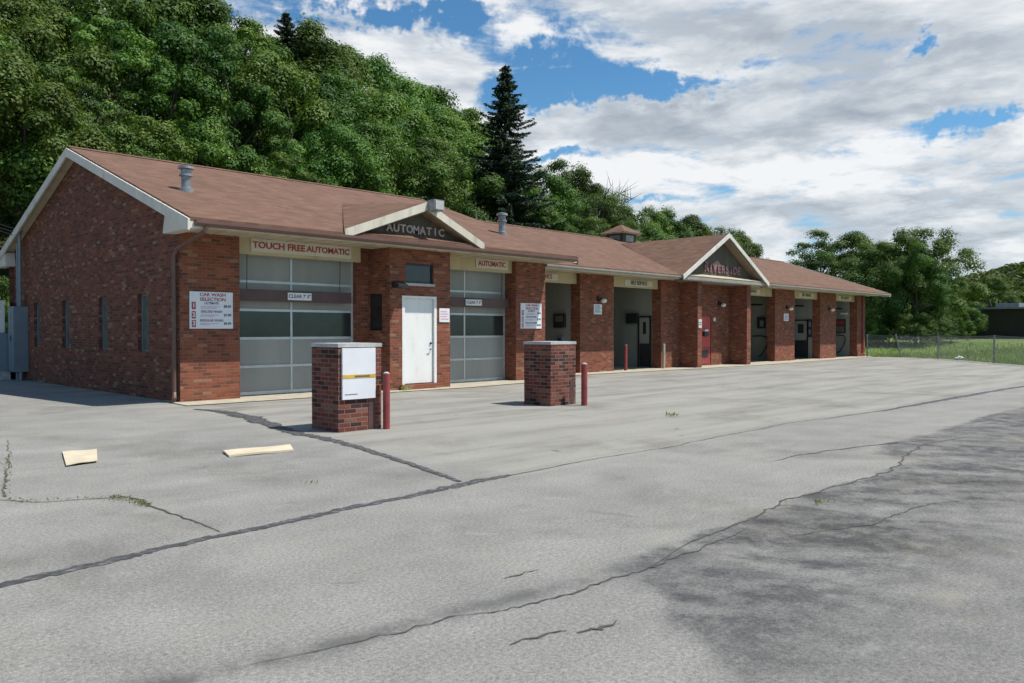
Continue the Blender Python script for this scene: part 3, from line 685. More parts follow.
MB().prism([(5.10,VY-.12,2.54),(5.10,VY-.36,2.56),(5.10,VY-.36,2.62),(5.10,VY-.12,2.72)], (.30,0,0)).build('housing', M['metal_dark'], e)
e = empty('flood_lamp', (6.12,-.95,4.55), 'grey box lamp at the peak of the small gable', 'lamp')
MB().box(5.80,6.12,-1.17,-.925,4.45,4.72).build('housing', M['galv'], e, bevel=.02)
MB().box(5.83,6.09,-1.19,-1.172,4.48,4.69).build('lens', M['concrete'], e)

# ------------------------------------------------------------------ kit inside the open bays
def wallbox(name, x, y0, y1, z0, z1, d, mat, label, cat, group=None):
    e = empty(name, (x, (y0+y1)/2, z0), label, cat, group)
    MB().box(x-d, x-.002, y0, y1, z0, z1).build('case', M[mat], e, bevel=.01); return e
e = wallbox('control_box', 14.768, 2.25, 2.75, 1.60, 2.10, .12, 'interior_dark', 'dark control box on the wall inside the first open bay', 'control box', 'bay control boxes')
MB().box(14.64,14.6475,2.32,2.66,1.82,2.02).build('face_plate', M['wood'], e)
e = wallbox('coin_box', 14.768, 2.36, 2.62, 1.0, 1.3, .10, 'metal_grey', 'small coin box below the control box in the first open bay', 'coin box')
MB().box(14.66,14.6675,2.42,2.56,1.08,1.22).build('slot_plate', M['metal_dark'], e)
e = wallbox('control_box', 19.768, 2.68, 3.24, 1.78, 2.20, .12, 'interior_dark', 'dark control box beside the grey door in the bay left of the recess', 'control box', 'bay control boxes')
MB().box(19.64,19.6475,2.76,3.1,1.9,2.1).build('face_plate', M['metal_dark'], e)
def bay_door(x, y0, y1, lab):
    d = MB().box(x-.04, x-.002, y0, y1, .03, 2.02).build('door', M['interior'], B); d['label'] = lab
    MB().box(x-.052, x-.0405, y0+.02, y1-.02, .05, .98).build('kick_panel', M['interior_dark'], d)
    MB().box(x-.05, x-.0405, y0+.18, y1-.18, 1.36, 1.84).build('pane', M['glass'], d)
    MB().box(x-.07, x-.004, y0-.06, y0-.002, .03, 2.08).box(x-.07, x-.004, y1+.002, y1+.06, .03, 2.08).box(x-.07, x-.004, y0, y1, 2.022, 2.08).build('door_frame', M['metal_dark'], d)
bay_door(19.768, 2.12, 2.62, 'grey door with dark kick panel inside the bay left of the recess')
bay_door(34.538, 2.30, 2.98, 'grey door with dark kick panel inside the middle right bay')
e = wallbox('control_box', 34.538, 2.04, 2.20, 1.15, 2.10, .10, 'interior_dark', 'tall dark control box beside the grey door in the middle right bay', 'control box', 'bay control boxes')
MB().box(34.43,34.4375,2.06,2.18,1.7,1.95).box(34.43,34.4375,2.06,2.18,1.3,1.55).build('face_plate', M['metal_grey'], e)
e = wallbox('control_box', 29.97, 2.35, 2.75, 1.6, 2.15, .12, 'interior_dark', 'dark control box in the open bay right of the middle gable', 'control box', 'bay control boxes')
MB().box(29.842,29.8495,2.4,2.6,1.7,2.0).build('face_plate', M['metal_grey'], e)
e = wallbox('menu_board', 39.518, 2.25, 2.85, 1.35, 2.15, .05, 'interior_dark', 'dark and red menu board in the last bay', 'menu board')
MB().box(39.455,39.4665,2.32,2.78,1.85,2.08).build('red_band', M['redpaint'], e)
MB().box(39.455,39.4665,2.32,2.78,1.42,1.78).build('pale_band', M['wood'], e)
e = wallbox('bay_lamp', 39.518, 2.15, 2.5, 2.42, 2.52, .14, 'bulb', 'white strip lamp on the wall inside the last bay', 'lamp')
for x, z, lab in ((29.97,2.75,'overhead hose boom in the open bay right of the middle gable'),(34.538,2.8,'overhead hose boom in the middle right bay'),(39.518,2.75,'overhead hose boom in the last bay')):
    e = empty('hose_boom', (x, 3.2, z), lab, 'hose boom', 'overhead hose booms')
    MB().tube([(x-.002,3.6,z),(x-.35,3.5,z+.02),(x-.6,2.9,z+.02),(x-.7,2.2,z)], .045, 8).build('arm', M['metal_dark'], e)
    MB().box(x-.20,x-.002,3.5,3.7,z-.12,z+.14).build('bracket', M['metal_dark'], e)
for x, lab in ((29.97,'black wash hose looped on the wall of the bay right of the middle gable'),(39.518,'black wash hose looped on the wall of the last bay')):
    e = empty('wash_hose', (x, 2.6, .3), lab, 'hose', 'wash hoses')
    pts = [(x-.05, 2.65-.42*math.cos(t)*1.0, 1.12-.0+.0-(.85*math.sin(t) if t > 0 else 0)) for t in np.linspace(0, math.pi, 14)]
    pts = [(x-.06, 3.0, 1.22), (x-.06, 2.6, 1.24), (x-.06, 2.28, 1.18)] + [(x-.06, 2.22+.02*i, 1.1-.1*i) for i in range(1, 5)] + [(x-.06, 2.42, .5), (x-.06, 2.55, .3), (x-.06, 2.7, .2)]
    MB().tube(pts, .025, 8).build('hose', M['rubber'], e, smooth=True)

# ------------------------------------------------------------------ kiosk pillars, bollards, loose things on the lot
def kiosk(x, y, h, label, rz=0.0):
    e = empty('kiosk_pillar', (x, y, 0), label, 'kiosk pillar', 'brick pay kiosks')
    w_, d_ = .77, .72
    MB().box(x, x+w_, y, y+d_, 0, h-.07).build('brick_body', M['brick_kiosk'], e)
    cp = MB(); rnd = random.Random(int(x*10)+7); c0 = (x-.010, x+w_+.010, y-.010, y+d_+.010)
    cp.box(*c0, h-.068, h-.012)
    c = cp.build('cap', M['concrete'], e, bevel=.02); return e
k1 = kiosk(-.31, -6.25, 1.32, 'brick pay kiosk pillar with a large white panel, nearest the camera')
sp_ = MB().box(-.26, .33, -6.285, -6.252, .48, 1.24).build('sign_panel', M['signwhite'], k1)
MB().box(-.26, .33, -6.2885, -6.2855, .79, .845).build('yellow_stripe', M['yellow'], sp_)
MB().box(-.05, .22, -6.2915, -6.289, .805, .83).build('faded_print', M['wood'], sp_)
MB().box(-.22, .0, -6.2885, -6.2855, .55, .56).build('text_line', M['blue_ink'], sp_)
MB().box(.22, .34, -6.256, -6.2515, .02, .44).build('cover_plate', M['brickpaint'], k1)
k2 = kiosk(4.93, -5.75, 1.29, 'bare brick pay kiosk pillar before the narrower garage door, farther from the camera')
MB().box(5.52, 5.64, -5.756, -5.7515, .02, .50).build('cover_plate', M['brickpaint'], k2)
def bollard(x, y, h, r, label, lean=0.0, mat='redpaint'):
    e = empty('bollard', (x, y, 0), label, 'bollard', 'steel bollards')
    MB().tube([(x,y,-.02),(x+lean,y,h)], r, 16).build('post', M[mat], e, smooth=False)
    MB().lathe([(r*.98,0),(r*.7,r*.45),(.01,r*.6)], (x+lean,y,h), 16).build('cap', M['concrete' if mat == 'redpaint' else mat], e, smooth=True)
bollard(.46, -6.38, .84, .054, 'red bollard beside the kiosk with the white panel')
bollard(5.55, -6.10, .82, .062, 'red bollard beside the bare brick kiosk')
bollard(17.35, 1.55, .95, .062, 'slim red bollard at the bay left of the recess')
bollard(19.72, 1.45, .95, .055, 'tan bollard at the right edge of the bay left of the recess', mat='apron')

def sheet(name, corners, z, t, mat, label, cat, curl=0.0):
    c = [Vector((x, y, 0)) for x, y in corners]; ctr = sum(c, Vector())/4
    e = empty(name, (ctr.x, ctr.y, 0), label, cat); mb = MB(); n = 8; G_ = {}
    for i in range(n+1):
        for j in range(n+1):
            u, v = i/n, j/n; p = c[0]*(1-u)*(1-v)+c[1]*u*(1-v)+c[2]*u*v+c[3]*(1-u)*v
            p.z = z+curl*(v**3)*(.4+.6*u)+.004*math.sin(7*u+5*v); G_[i, j] = len(mb.v); mb.v.append(tuple(p))
    m = len(mb.v); mb.v += [(a, b, q-t) for a, b, q in mb.v[:m]]
    for i in range(n):
        for j in range(n):
            q = (G_[i,j], G_[i,j+1], G_[i+1,j+1], G_[i+1,j]); mb.f.append(q); mb.f.append(tuple(k+m for k in reversed(q))); mb.mi += [0,0]
    for i in range(n):
        for a, b in ((G_[i,0],G_[i+1,0]),(G_[i+1,n],G_[i,n]),(G_[0,i+1],G_[0,i]),(G_[n,i],G_[n,i+1])):
            mb.f.append((a, b, b+m, a+m)); mb.mi.append(0)
    mb.build('sheet', M[mat], e); return e
sheet('cardboard_sheet', [(-3.77,-5.5),(-3.40,-5.58),(-3.72,-6.57),(-4.06,-6.63)], .022, .008, 'card', 'square tan cardboard sheet lying on the lot at left', 'cardboard', .012)
sheet('plank', [(-2.38,-6.87),(-1.53,-6.99),(-1.72,-7.40),(-2.50,-7.28)], .03, .024, 'card', 'long pale board lying flat on the lot before the corner pier', 'board', .0)
e = empty('plastic_bag', (38.3,-4.0,0), 'white plastic bag on the ground by the chain link fence', 'bag')
bm_ = MB(); rnd = random.Random(2)
bm_.lathe([(.02,0),(.15,.03),(.19,.08),(.13,.15),(.05,.18),(.02,.23)], (38.3,-4.0,0), 10)
bm_.v = [(a+rnd.uniform(-.03,.03), b+rnd.uniform(-.03,.03), max(0, q+rnd.uniform(-.03,.03))) for a, b, q in bm_.v]
bm_.build('bag', M['litter'], e)

# utility gear by the rear corner of the side wall
e = empty('electric_cabinet', (-.2,11.2,.2), 'tall grey electric cabinet on the side wall near its rear corner', 'cabinet')
MB().box(-.24,.127,11.0,11.62,.26,2.22).build('case', M['metal_grey'], e, bevel=.012)
MB().box(-.255,-.242,11.03,11.30,.32,2.16).box(-.255,-.242,11.33,11.59,.32,2.16).build('cabinet_door', M['metal_grey'], e)
MB().box(-.28,-.256,11.26,11.29,1.2,1.35).build('handle', M['metal_dark'], e)
MB().tube([(-.05,11.1,.26),(-.05,11.1,-.02)], .05).tube([(-.05,11.45,.26),(-.05,11.45,-.02)], .05).build('conduit_leg', M['metal_grey'], e)
e = empty('electric_cabinet', (-.4,12.6,.2), 'lower blue grey cabinet left of the tall one', 'cabinet')
MB().box(-.75,.10,11.75,12.9,.28,1.42).build('case', M['metal_grey'], e, bevel=.012)
MB().box(-.77,-.752,11.8,12.3,.33,1.37).box(-.77,-.752,12.34,12.85,.33,1.37).build('cabinet_door', M['metal_grey'], e)
MB().box(-.7,-.15,11.8,12.85,0,.278).build('plinth', M['concrete'], e)
e = empty('meter_box', (-.6,12.6,1.43), 'white meter box above the lower cabinet', 'meter box')
MB().box(-.72,-.25,12.0,13.0,1.43,2.42).build('case', M['white'], e, bevel=.015)
MB().tube([(-.7215,12.4,2.0),(-.78,12.4,2.0)], .12, 14).build('meter', M['metal_grey'], e)
e = empty('bucket', (-.9,11.7,0), 'white plastic bucket on the ground below the meter box', 'bucket')
MB().lathe([(.13,.0),(.16,.34),(.175,.34),(.175,.37),(.15,.37)], (-1.05,12.0,.0), 16).build('tub', M['white'], e)
MB().tube([(-1.22,12.0,.34),(-1.22,11.95,.2),(-1.05,11.83,.15),(-.89,11.95,.2),(-.88,12.0,.34)], .006, 6).build('handle', M['metal_dark'], e)
e = empty('service_mast', (-.06,11.15,2.2), 'pair of grey conduits rising from the tall electric cabinet', 'conduit')
MB().tube([(-.07,11.05,2.2),(-.07,11.05,4.35),(-.10,11.05,4.45)], .04).build('pipe', M['metal_grey'], e)
MB().tube([(-.07,11.3,2.2),(-.07,11.3,4.1)], .03).build('pipe', M['metal_grey'], e)
MB().box(-.16,-.02,10.98,11.12,4.40,4.58).build('weather_head', M['metal_grey'], e)

# utility poles and wires
def upole(x, y, h, label, r=.11, z0=0.0):
    e = empty('utility_pole', (x, y, z0), label, 'utility pole')
    MB().tube([(x,y,z0-.2),(x,y,z0+h)], [r*1.2, r*.75], 10).build('post', M['wood'], e)
    MB().box(x-.9,x+.9,y-.05,y+.05,z0+h-.55,z0+h-.43).build('crossarm', M['wood'], e)
    ins = MB()
    for dx in (-.8,-.3,.3,.8): ins.lathe([(.03,0),(.04,.05),(.02,.12)], (x+dx,y,z0+h-.43), 8)
    ins.build('insulator', M['galv'], e)
upole(21.9, 14.6, 7.7, 'slim utility pole just behind the roof of the first section', .07)
upole(64.2, 11.4, 7.3, 'utility pole among the trees beyond the far end of the car wash', .12, ground_z(64.2,11.4))
upole(-16, 27, 11, 'utility pole off the left end of the building', .15, ground_z(-16,27))
def wire(p, q, sag, r, label, group):
    a, b = Vector(p), Vector(q); pts = [a.lerp(b, t)+Vector((0,0,-4*sag*t*(1-t))) for t in np.linspace(0, 1, 18)]
    e = empty('overhead_wire', tuple(a), label, 'wire', group); MB().tube(pts, r, 5).build('strand', M['rubber'], e, origin=a)
for i, (dy, dz) in enumerate(((0,0),(.12,-.25),(.2,-.5))):
    wire((-.1,11.05+dy,4.5+dz*.3), (-16,27+dy,14.5+dz*2.5), .7, .012, 'dark service wire running from the side wall mast up to the left', 'service wires at the side wall')
for i, (dx, dz) in enumerate(((-.8,0),(.8,0),(0,-1.0))):
    wire((21.9+dx,14.6,7.4+dz), (64.2+dx,11.4,7.5+dz), .8, .010, 'thin utility wire strung behind the car wash roof', 'wires behind the roof')

# ------------------------------------------------------------------ chain link fence
e = empty('chain_link_fence', (FENCE[0][0], FENCE[0][1], 0), 'low chain link fence with leaning posts at the edge of the lot', 'fence')
FH = 1.25
for i, (x, y) in enumerate(FENCE):
    lean = .30 if i == 1 else 0
    MB().tube([(x+lean*.2,y-lean*.2,-.1),(x-lean*.45,y+lean*.6,FH+.04)], .04, 8).build('post', M['galv'], e)
rail = MB()
for (x0,y0),(x1,y1) in zip(FENCE, FENCE[1:]):
    nn_ = 6; pts = []
    for s in range(nn_+1):
        t = s/nn_; pts.append((x0+(x1-x0)*t, y0+(y1-y0)*t, FH-.05*math.sin(math.pi*t)))
    rail.tube(pts, .024, 6)
rail.build('top_rail', M['metal_dark'], e)
wm = MB()
for (x0,y0),(x1,y1) in zip(FENCE, FENCE[1:]):
    L = math.hypot(x1-x0, y1-y0); dx, dy = (x1-x0)/L, (y1-y0)/L; step = .085; hh = FH-.04
    s = -hh
    while s < L:
        for sg in (1, -1):
            a0 = (s, .03) if sg > 0 else (s, hh); a1 = (s+hh, hh) if sg > 0 else (s+hh, .03)
            def clip(p, q):
                (u0,v0),(u1,v1) = p, q; t0 = max(0, (0-u0)/(u1-u0)); t1 = min(1, (L-u0)/(u1-u0))
                return None if t1 <= t0 else ((u0+(u1-u0)*t0, v0+(v1-v0)*t0), (u0+(u1-u0)*t1, v0+(v1-v0)*t1))
            c_ = clip(a0, a1)
            if c_:
                (u0,v0),(u1,v1) = c_; wm.tube([(x0+dx*u0,y0+dy*u0,v0),(x0+dx*u1,y0+dy*u1,v1)], .0042, 3, cap=False)
        s += step
wm.build('chain_link', M['galv'], e)

# ------------------------------------------------------------------ foliage
def quads_mesh(name, C_, N_, T_, sx, sy, uvr, mat):
    """many small four-point leaves: centres, normals, tangents, half sizes; uv carries two random numbers"""
    n = len(C_); B_ = np.cross(N_, T_); sx = sx[:, None]; sy = sy[:, None]
    V = np.empty((n, 4, 3)); V[:,0] = C_-T_*sx; V[:,1] = C_-B_*sy; V[:,2] = C_+T_*sx; V[:,3] = C_+B_*sy
    me = bpy.data.meshes.new(name); me.vertices.add(n*4); me.loops.add(n*4); me.polygons.add(n)
    me.vertices.foreach_set('co', V.reshape(-1)); me.loops.foreach_set('vertex_index', np.arange(n*4, dtype=np.int32))
    me.polygons.foreach_set('loop_start', np.arange(0, n*4, 4, dtype=np.int32)); me.polygons.foreach_set('loop_total', np.full(n, 4, dtype=np.int32))
    uv = me.uv_layers.new(name='UVMap'); uv.data.foreach_set('uv', np.repeat(uvr, 4, axis=0).astype(np.float32).reshape(-1))
    me.materials.append(mat); me.update(); me.validate(); return me
def unit(a): return a/np.maximum(1e-9, np.linalg.norm(a, axis=1, keepdims=True))

def crown_mesh(seed, Rr, z0, z1, ncl, per, ls, mat, squash=.8, top=.35, sparse=1.0, clr=(.20,.34), lobes=5):
    rg = np.random.default_rng(seed); Hh = z1-z0; zc = z0+Hh*.5
    ph = rg.uniform(0, 6.28, lobes); am = rg.uniform(.06, .2, lobes); fr = rg.integers(2, 5, lobes)
    cs = []
    while len(cs) < ncl:
        d = rg.normal(size=3); d /= np.linalg.norm(d)
        if d[2] < -.55: continue
        th = math.atan2(d[1], d[0]); lob = 1+sum(a*math.sin(f*th+p+2*d[2]) for a, f, p in zip(am, fr, ph))
        r = rg.uniform(.5, 1)**.33*lob
        wz = 1-top*max(0, d[2])
        p = np.array([d[0]*Rr*r*wz, d[1]*Rr*r*wz, zc+d[2]*Hh*.5*min(1.08, r)])
        cs.append((p, rg.uniform(*clr)*Rr))
    Cc, Nn, uvr, S = [], [], [], []
    for p, cr in cs:
        m = int(per*rg.uniform(.7, 1.3)); d = unit(rg.normal(size=(m, 3))); d[:,2] = np.where((d[:,2] < -.15) & (rg.random(m) < .65), -d[:,2], d[:,2])
        rad = rg.uniform(.45, 1.05, m)[:,None]
        # smaller sprigs inside the clump break up its outline
        k = 9; sp = unit(rg.normal(size=(k, 3))); own = rg.integers(0, k, m); d = unit(d+sp[own]*.55)
        q = p+d*np.array([1, 1, squash])*cr*rad*(.75+.35*rg.random(k)[own])[:,None]
        Cc.append(q); Nn.append(unit(d*1.0+np.array([0,0,.35])+rg.normal(size=(m,3))*.20))
        cl = rg.random(); uvr.append(np.stack([rg.random(m), np.full(m, cl)], 1)); S.append(ls*rg.uniform(.6, 1.25, m))
    C_ = np.concatenate(Cc); N_ = np.concatenate(Nn); U_ = np.concatenate(uvr); S_ = np.concatenate(S)
    if sparse < 1: kk = rg.random(len(C_)) < sparse; C_, N_, U_, S_ = C_[kk], N_[kk], U_[kk], S_[kk]
    T_ = unit(np.cross(N_, unit(rg.normal(size=N_.shape))))
    return quads_mesh('crown', C_, N_, T_, S_*.5, S_*.32, U_, mat)
def trunk_mesh(seed, h, r, limbs, spread, zb, ze, twig=False):
    rnd = random.Random(seed); mb = MB()
    pts = [(rnd.uniform(-.12,.12)*i, rnd.uniform(-.12,.12)*i, h*i/5) for i in range(6)]; pts[0] = (0,0,-.6)
    mb.tube(pts, [r*1.25, r, r*.85, r*.65, r*.42, r*.15], 8)
    for k in range(limbs):
        a = rnd.uniform(0, 6.28); z = rnd.uniform(zb, ze)*h; L = spread*rnd.uniform(.5, .95)
        p0 = Vector((0,0,z)); p2 = Vector((math.cos(a)*L, math.sin(a)*L, z+L*rnd.uniform(.5, .95))); p1 = p0.lerp(p2, .5)+Vector((0,0,L*.08))
        mb.tube([p0,p1,p2], [r*.42, r*.24, r*.06], 6)
        for _ in range(4 if twig else 1):
            q = p1.lerp(p2, rnd.uniform(0, .8)); e_ = q+Vector((rnd.uniform(-1,1), rnd.uniform(-1,1), rnd.uniform(.2,1)))*L*.4
            mb.tube([q, q.lerp(e_,.5)+Vector((0,0,.05)), e_], [r*.16, r*.10, r*.03], 5)
    o = mb.build('trunk', M['bark']); me = o.data; bpy.data.objects.remove(o); return me
LS = .22
KIND = {
 'broad': (crown_mesh(1, 4.6, 1.8, 12, 58, 600, LS, M['leaf']), trunk_mesh(1, 10, .26, 9, 4.0, .25, .7)),
 'round': (crown_mesh(2, 4.9, 1.2, 12, 68, 520, LS*.95, M['leaf'], clr=(.17,.30)), trunk_mesh(2, 10, .28, 9, 4.2, .22, .65)),
 'tall': (crown_mesh(3, 3.7, 1.8, 12, 56, 520, LS*.95, M['leaf'], top=.5, clr=(.20,.33)), trunk_mesh(3, 11, .22, 9, 3.2, .25, .8)),
 'loose': (crown_mesh(4, 4.6, 2.2, 12, 60, 300, LS*.85, M['leaf_far'], clr=(.16,.30), squash=.6), trunk_mesh(4, 10.5, .2, 12, 4.2, .25, .75, True)),
 'locust': (crown_mesh(5, 4.4, 2.0, 12, 84, 380, LS*.8, M['leaf'], clr=(.13,.24), squash=.7), trunk_mesh(5, 10.5, .2, 11, 4.0, .25, .75, True)),
 'dense': (crown_mesh(6, 5.2, -.4, 12, 100, 420, LS, M['leaf_far'], clr=(.17,.28)), trunk_mesh(6, 10, .3, 8, 4.2, .2, .6)),
 'sparse': (crown_mesh(7, 4.0, 4.5, 12, 52, 170, LS*.62, M['leaf_far'], clr=(.14,.24), squash=.6, sparse=.9), trunk_mesh(7, 11.6, .16, 18, 4.2, .35, .85, True)),
 'shrub': (crown_mesh(8, 7.0, -.5, 12, 60, 170, LS*1.9, M['leaf'], clr=(.20,.32)), trunk_mesh(8, 8, .18, 8, 4.5, .05, .4)),
}
def conifer_meshes(seed, h, r):
    rg = np.random.default_rng(seed); mb = MB(); mb.tube([(0,0,-.6),(0,0,h*.5),(0,0,h)], [.28,.17,.02], 8)
    Cc, Nn, Tt, S, U = [], [], [], [], []; z = h*.08
    while z < h*.985:
        f = (z/h); rr = r*((1-f)**.78)*rg.uniform(.78, 1.12)+.10; nb = int(rg.integers(5, 8)) if f < .9 else 4
        a0 = rg.uniform(0, 6.28)
        for b in range(nb):
            a = a0+6.283*b/nb+rg.uniform(-.25,.25); L = rr*rg.uniform(.65, 1.12); droop = rg.uniform(.10,.30)*(1-f)+.02; upc = rg.uniform(.05,.28)
            if rg.random() < .08: continue
            def P(t): return np.array([math.cos(a)*L*t, math.sin(a)*L*t, z-L*droop*t*1.5+L*upc*t*t*1.4])
            mb.tube([P(0),P(.5),P(1)], [.05*(1-f)+.012, .03*(1-f)+.008, .006], 4, cap=False)
            side = np.array([-math.sin(a), math.cos(a), 0]); m = int(26+L*52)
            t = rg.uniform(.12, 1.03, m); w_ = rg.uniform(-1, 1, m)*(.10+.26*L*(1.05-t)*.6)
            hang = -np.abs(rg.normal(size=m))*.11*(1-f*.5)
            q = np.stack([P(tt) for tt in t])+side*w_[:,None]+np.array([0,0,1])*hang[:,None]
            Cc.append(q); Nn.append(unit(np.array([0,0,.8])+rg.normal(size=(m,3))*.55+np.array([math.cos(a),math.sin(a),0])*.35))
            dr = np.array([math.cos(a),math.sin(a),-.15])+side*np.sign(w_)[:,None]*.7+rg.normal(size=(m,3))*.25
            Tt.append(dr); S.append(rg.uniform(.10,.22,m)*(1.05-.35*f)); U.append(np.stack([rg.random(m), np.full(m, rg.random())],1))
        z += rg.uniform(.26, .52)*(1-.45*f)
    C_, N_, T_, S_, U_ = map(np.concatenate, (Cc, Nn, Tt, S, U)); T_ = unit(T_-N_*np.sum(T_*N_, axis=1, keepdims=True))
    crown = quads_mesh('crown', C_, N_, T_, S_*1.15, S_*.34, U_, M['needle'])
    o = mb.build('trunk', M['bark']); tm = o.data; bpy.data.objects.remove(o); return crown, tm
KIND['conifer'] = conifer_meshes(21, 19.5, 6.0)
KIND['conifer_small'] = conifer_meshes(22, 12.0, 2.6)
HT = {'conifer': 19.5, 'conifer_small': 12.0}
trnd = random.Random(77)
def tree(x, y, h, kind, label, group=None, wide=1.0, name='broadleaf_tree', cat='tree', rz=None):
    s = h/HT.get(kind, 12.0); z = ground_z(x, y)-.1
    e = empty(name, (x, y, z), label, cat, group, rz=trnd.uniform(0, 6.28) if rz is None else rz); e.scale = (s*wide, s*wide, s)
    for nm, me in zip(('crown', 'trunk'), KIND[kind]):
        o = bpy.data.objects.new(nm, me); COL.objects.link(o); o.parent = e
    return e
FR = 'leafy tree in the lowest row of the hillside wood, just behind the car wash roof'
MI = 'leafy tree halfway up the hillside wood, crowded between lower and higher crowns'
BK = 'leafy green tree on the skyline along the top of the hillside wood'
RG_ = 'green tree in the farther wood that falls away behind the middle gable'
wood = [(1.3,24.9,10.7,'f'),(3.2,23.5,10.0,'f'),(6.0,24.7,10.3,'f'),(9.4,25.7,8.2,'f'),(13.1,26.2,8.8,'f'),(16.2,25.8,8.0,'f'),(21.0,27.6,9.6,'f'),(26.5,28.7,11.0,'f'),(33.3,30.9,11.3,'f'),
 (3.9,34.6,12.3,'m'),(6.6,32.9,12.2,'m'),(10.3,33.9,12.8,'m'),(14.0,33.5,13.0,'m'),(18.5,34.7,13.7,'m'),(23.2,35.6,13.4,'m'),(28.2,36.1,13.6,'m'),(34.6,37.6,13.7,'m'),(42.2,39.1,15.0,'m'),
 (6.5,44.3,14.7,'b'),(10.3,43.3,15.0,'b'),(14.1,43.1,15.8,'b'),(17.6,43.9,15.7,'b'),(20.6,43.7,16.2,'b'),(24.1,44.2,16.0,'b'),(30.7,45.2,17.2,'b'),(33.9,45.5,17.1,'b'),(38.0,46.3,18.1,'b'),(42.6,46.6,18.2,'b'),(47.3,47.9,19.5,'b'),(52.4,48.8,20.6,'b'),
 (50.1,37.0,12.8,'r'),(56.5,38.8,15.3,'r'),(63.7,42.7,16.6,'r'),(45.1,30.6,9.1,'r'),(70.8,43.5,14.2,'r'),(78.0,43.8,14.4,'r'),(65.4,37.3,12.4,'r'),(86.4,45.6,15.3,'r'),(93.3,46.0,15.3,'r'),(100.3,46.0,14.8,'r'),(107.2,46.0,14.1,'r'),(52.3,31.4,9.2,'r'),(41.1,34.7,10.7,'r'),(68.8,36.0,11.0,'r'),(44.4,34.2,8.8,'r')]
cyc = {'f': ['broad','round','locust','broad','tall','locust','round','broad'], 'm': ['round','broad','locust','tall','locust','round','broad'], 'b': ['broad','tall','round','broad','tall','locust'], 'r': ['round','loose','broad','tall','dense']}
grp = {'f': (FR, 'lowest row of the hillside wood'), 'm': (MI, 'middle of the hillside wood'), 'b': (BK, 'skyline row of the hillside wood'), 'r': (RG_, 'wood behind the middle gable')}
cnt = {}
for x, y, h, g_ in wood:
    i = cnt[g_] = cnt.get(g_, -1)+1
    tree(x, y, h, cyc[g_][i % len(cyc[g_])], grp[g_][0], grp[g_][1], wide=trnd.uniform(.85, 1.08)*(12/h)**.3)
tree(41.3, 31.7, 20.4, 'conifer', 'tall dark spruce standing above the wood behind the roof', name='conifer_tree', wide=1.0)
tree(28.0, 44.4, 18.4, 'conifer', 'small dark conifer top on the wood skyline at upper left', name='conifer_tree')
tree(60.0, 36.5, 14.6, 'sparse', 'thin half bare tree against the sky right of the tall spruce')
# undergrowth at the foot of the wood
for i, (x, y) in enumerate([(-4,19.5),(1,20),(6,20.5),(11,21),(16,21.5),(21,22),(26,23),(31,24.5),(37,26),(43,26.5),(50,27),(57,29)]):
    tree(x, y, trnd.uniform(2.2, 3.0), 'shrub', 'leafy shrub in the undergrowth at the foot of the wood behind the car wash', 'undergrowth shrubs', name='shrub', cat='shrub')
# trees beyond the right end of the building
RT = [(91.2,19.5,10.9,'round',1.0,'rounded tree on the skyline just right of the middle gable'),
      (80.4,14.6,10.0,'dense',.85,'dark round tree standing left of the far trees beyond the end bay'),
      (66.0,16.8,9.0,'loose',.9,'tall loose tree behind the end of the roof'),
      (64.5,14.5,9.6,'loose',1.0,'loose airy tree behind the roof end, tallest of the right hand trees'),
      (68.0,13.0,9.5,'tall',1.1,'mid green tree above the roof end, between an airy and a dense tree'),
      (62.0,8.3,8.0,'dense',1.1,'broad dark tree at the end of the car wash, nearest the end bay'),
      (60.5,4.6,8.8,'dense',1.0,'dense dark green tree standing behind the chain link fence'),
      (57.0,4.0,7.4,'broad',.72,'leafy tree at the right of the dark tree group behind the fence'),
      (99,13,6.8,'round',1.0,'lower pale green tree left of the dark shed'),
      (90,7.0,6.2,'broad',1.1,'small tree behind the left end of the dark shed'),
      (95,2.5,6.3,'round',1.1,'round tree behind the roof of the dark shed'),
      (98,-4.5,6.2,'broad',1.1,'tree at the right edge behind the dark shed'),
      (97,-1.0,6.6,'tall',1.2,'taller tree between the two round ones behind the dark shed')]
for x, y, h, k_, wd, lab in RT: tree(x, y, h, k_, lab, 'trees beyond the end bay', wide=wd)
for i, (x, y, h) in enumerate([(55.4,3.6,2.5),(56,5.6,3.0),(57.5,7.8,3.0),(59,6.6,3.0),(58.5,4.4,2.8),(60,9,3.0),(58,2.9,2.2),(63,12.5,2.6),(66,10,3.0),(68,6.5,2.8),(70,4,2.6),(72,14,3.2),(78,10,3.4),(86,8,3.6),(90,14,4.0)]):
    tree(x, y, h, 'shrub', 'shrub filling the shade beneath the trees beyond the end bay', 'shrubs beneath the far trees', name='shrub', cat='shrub')
for x, y, h, lab in [(60.5,2.6,1.8,'bright green bush at the left end of the dark shed'),(55,6.0,1.8,'low bush at the foot of the dense dark trees')]:
    tree(x, y, h, 'shrub', lab, name='shrub', cat='shrub')

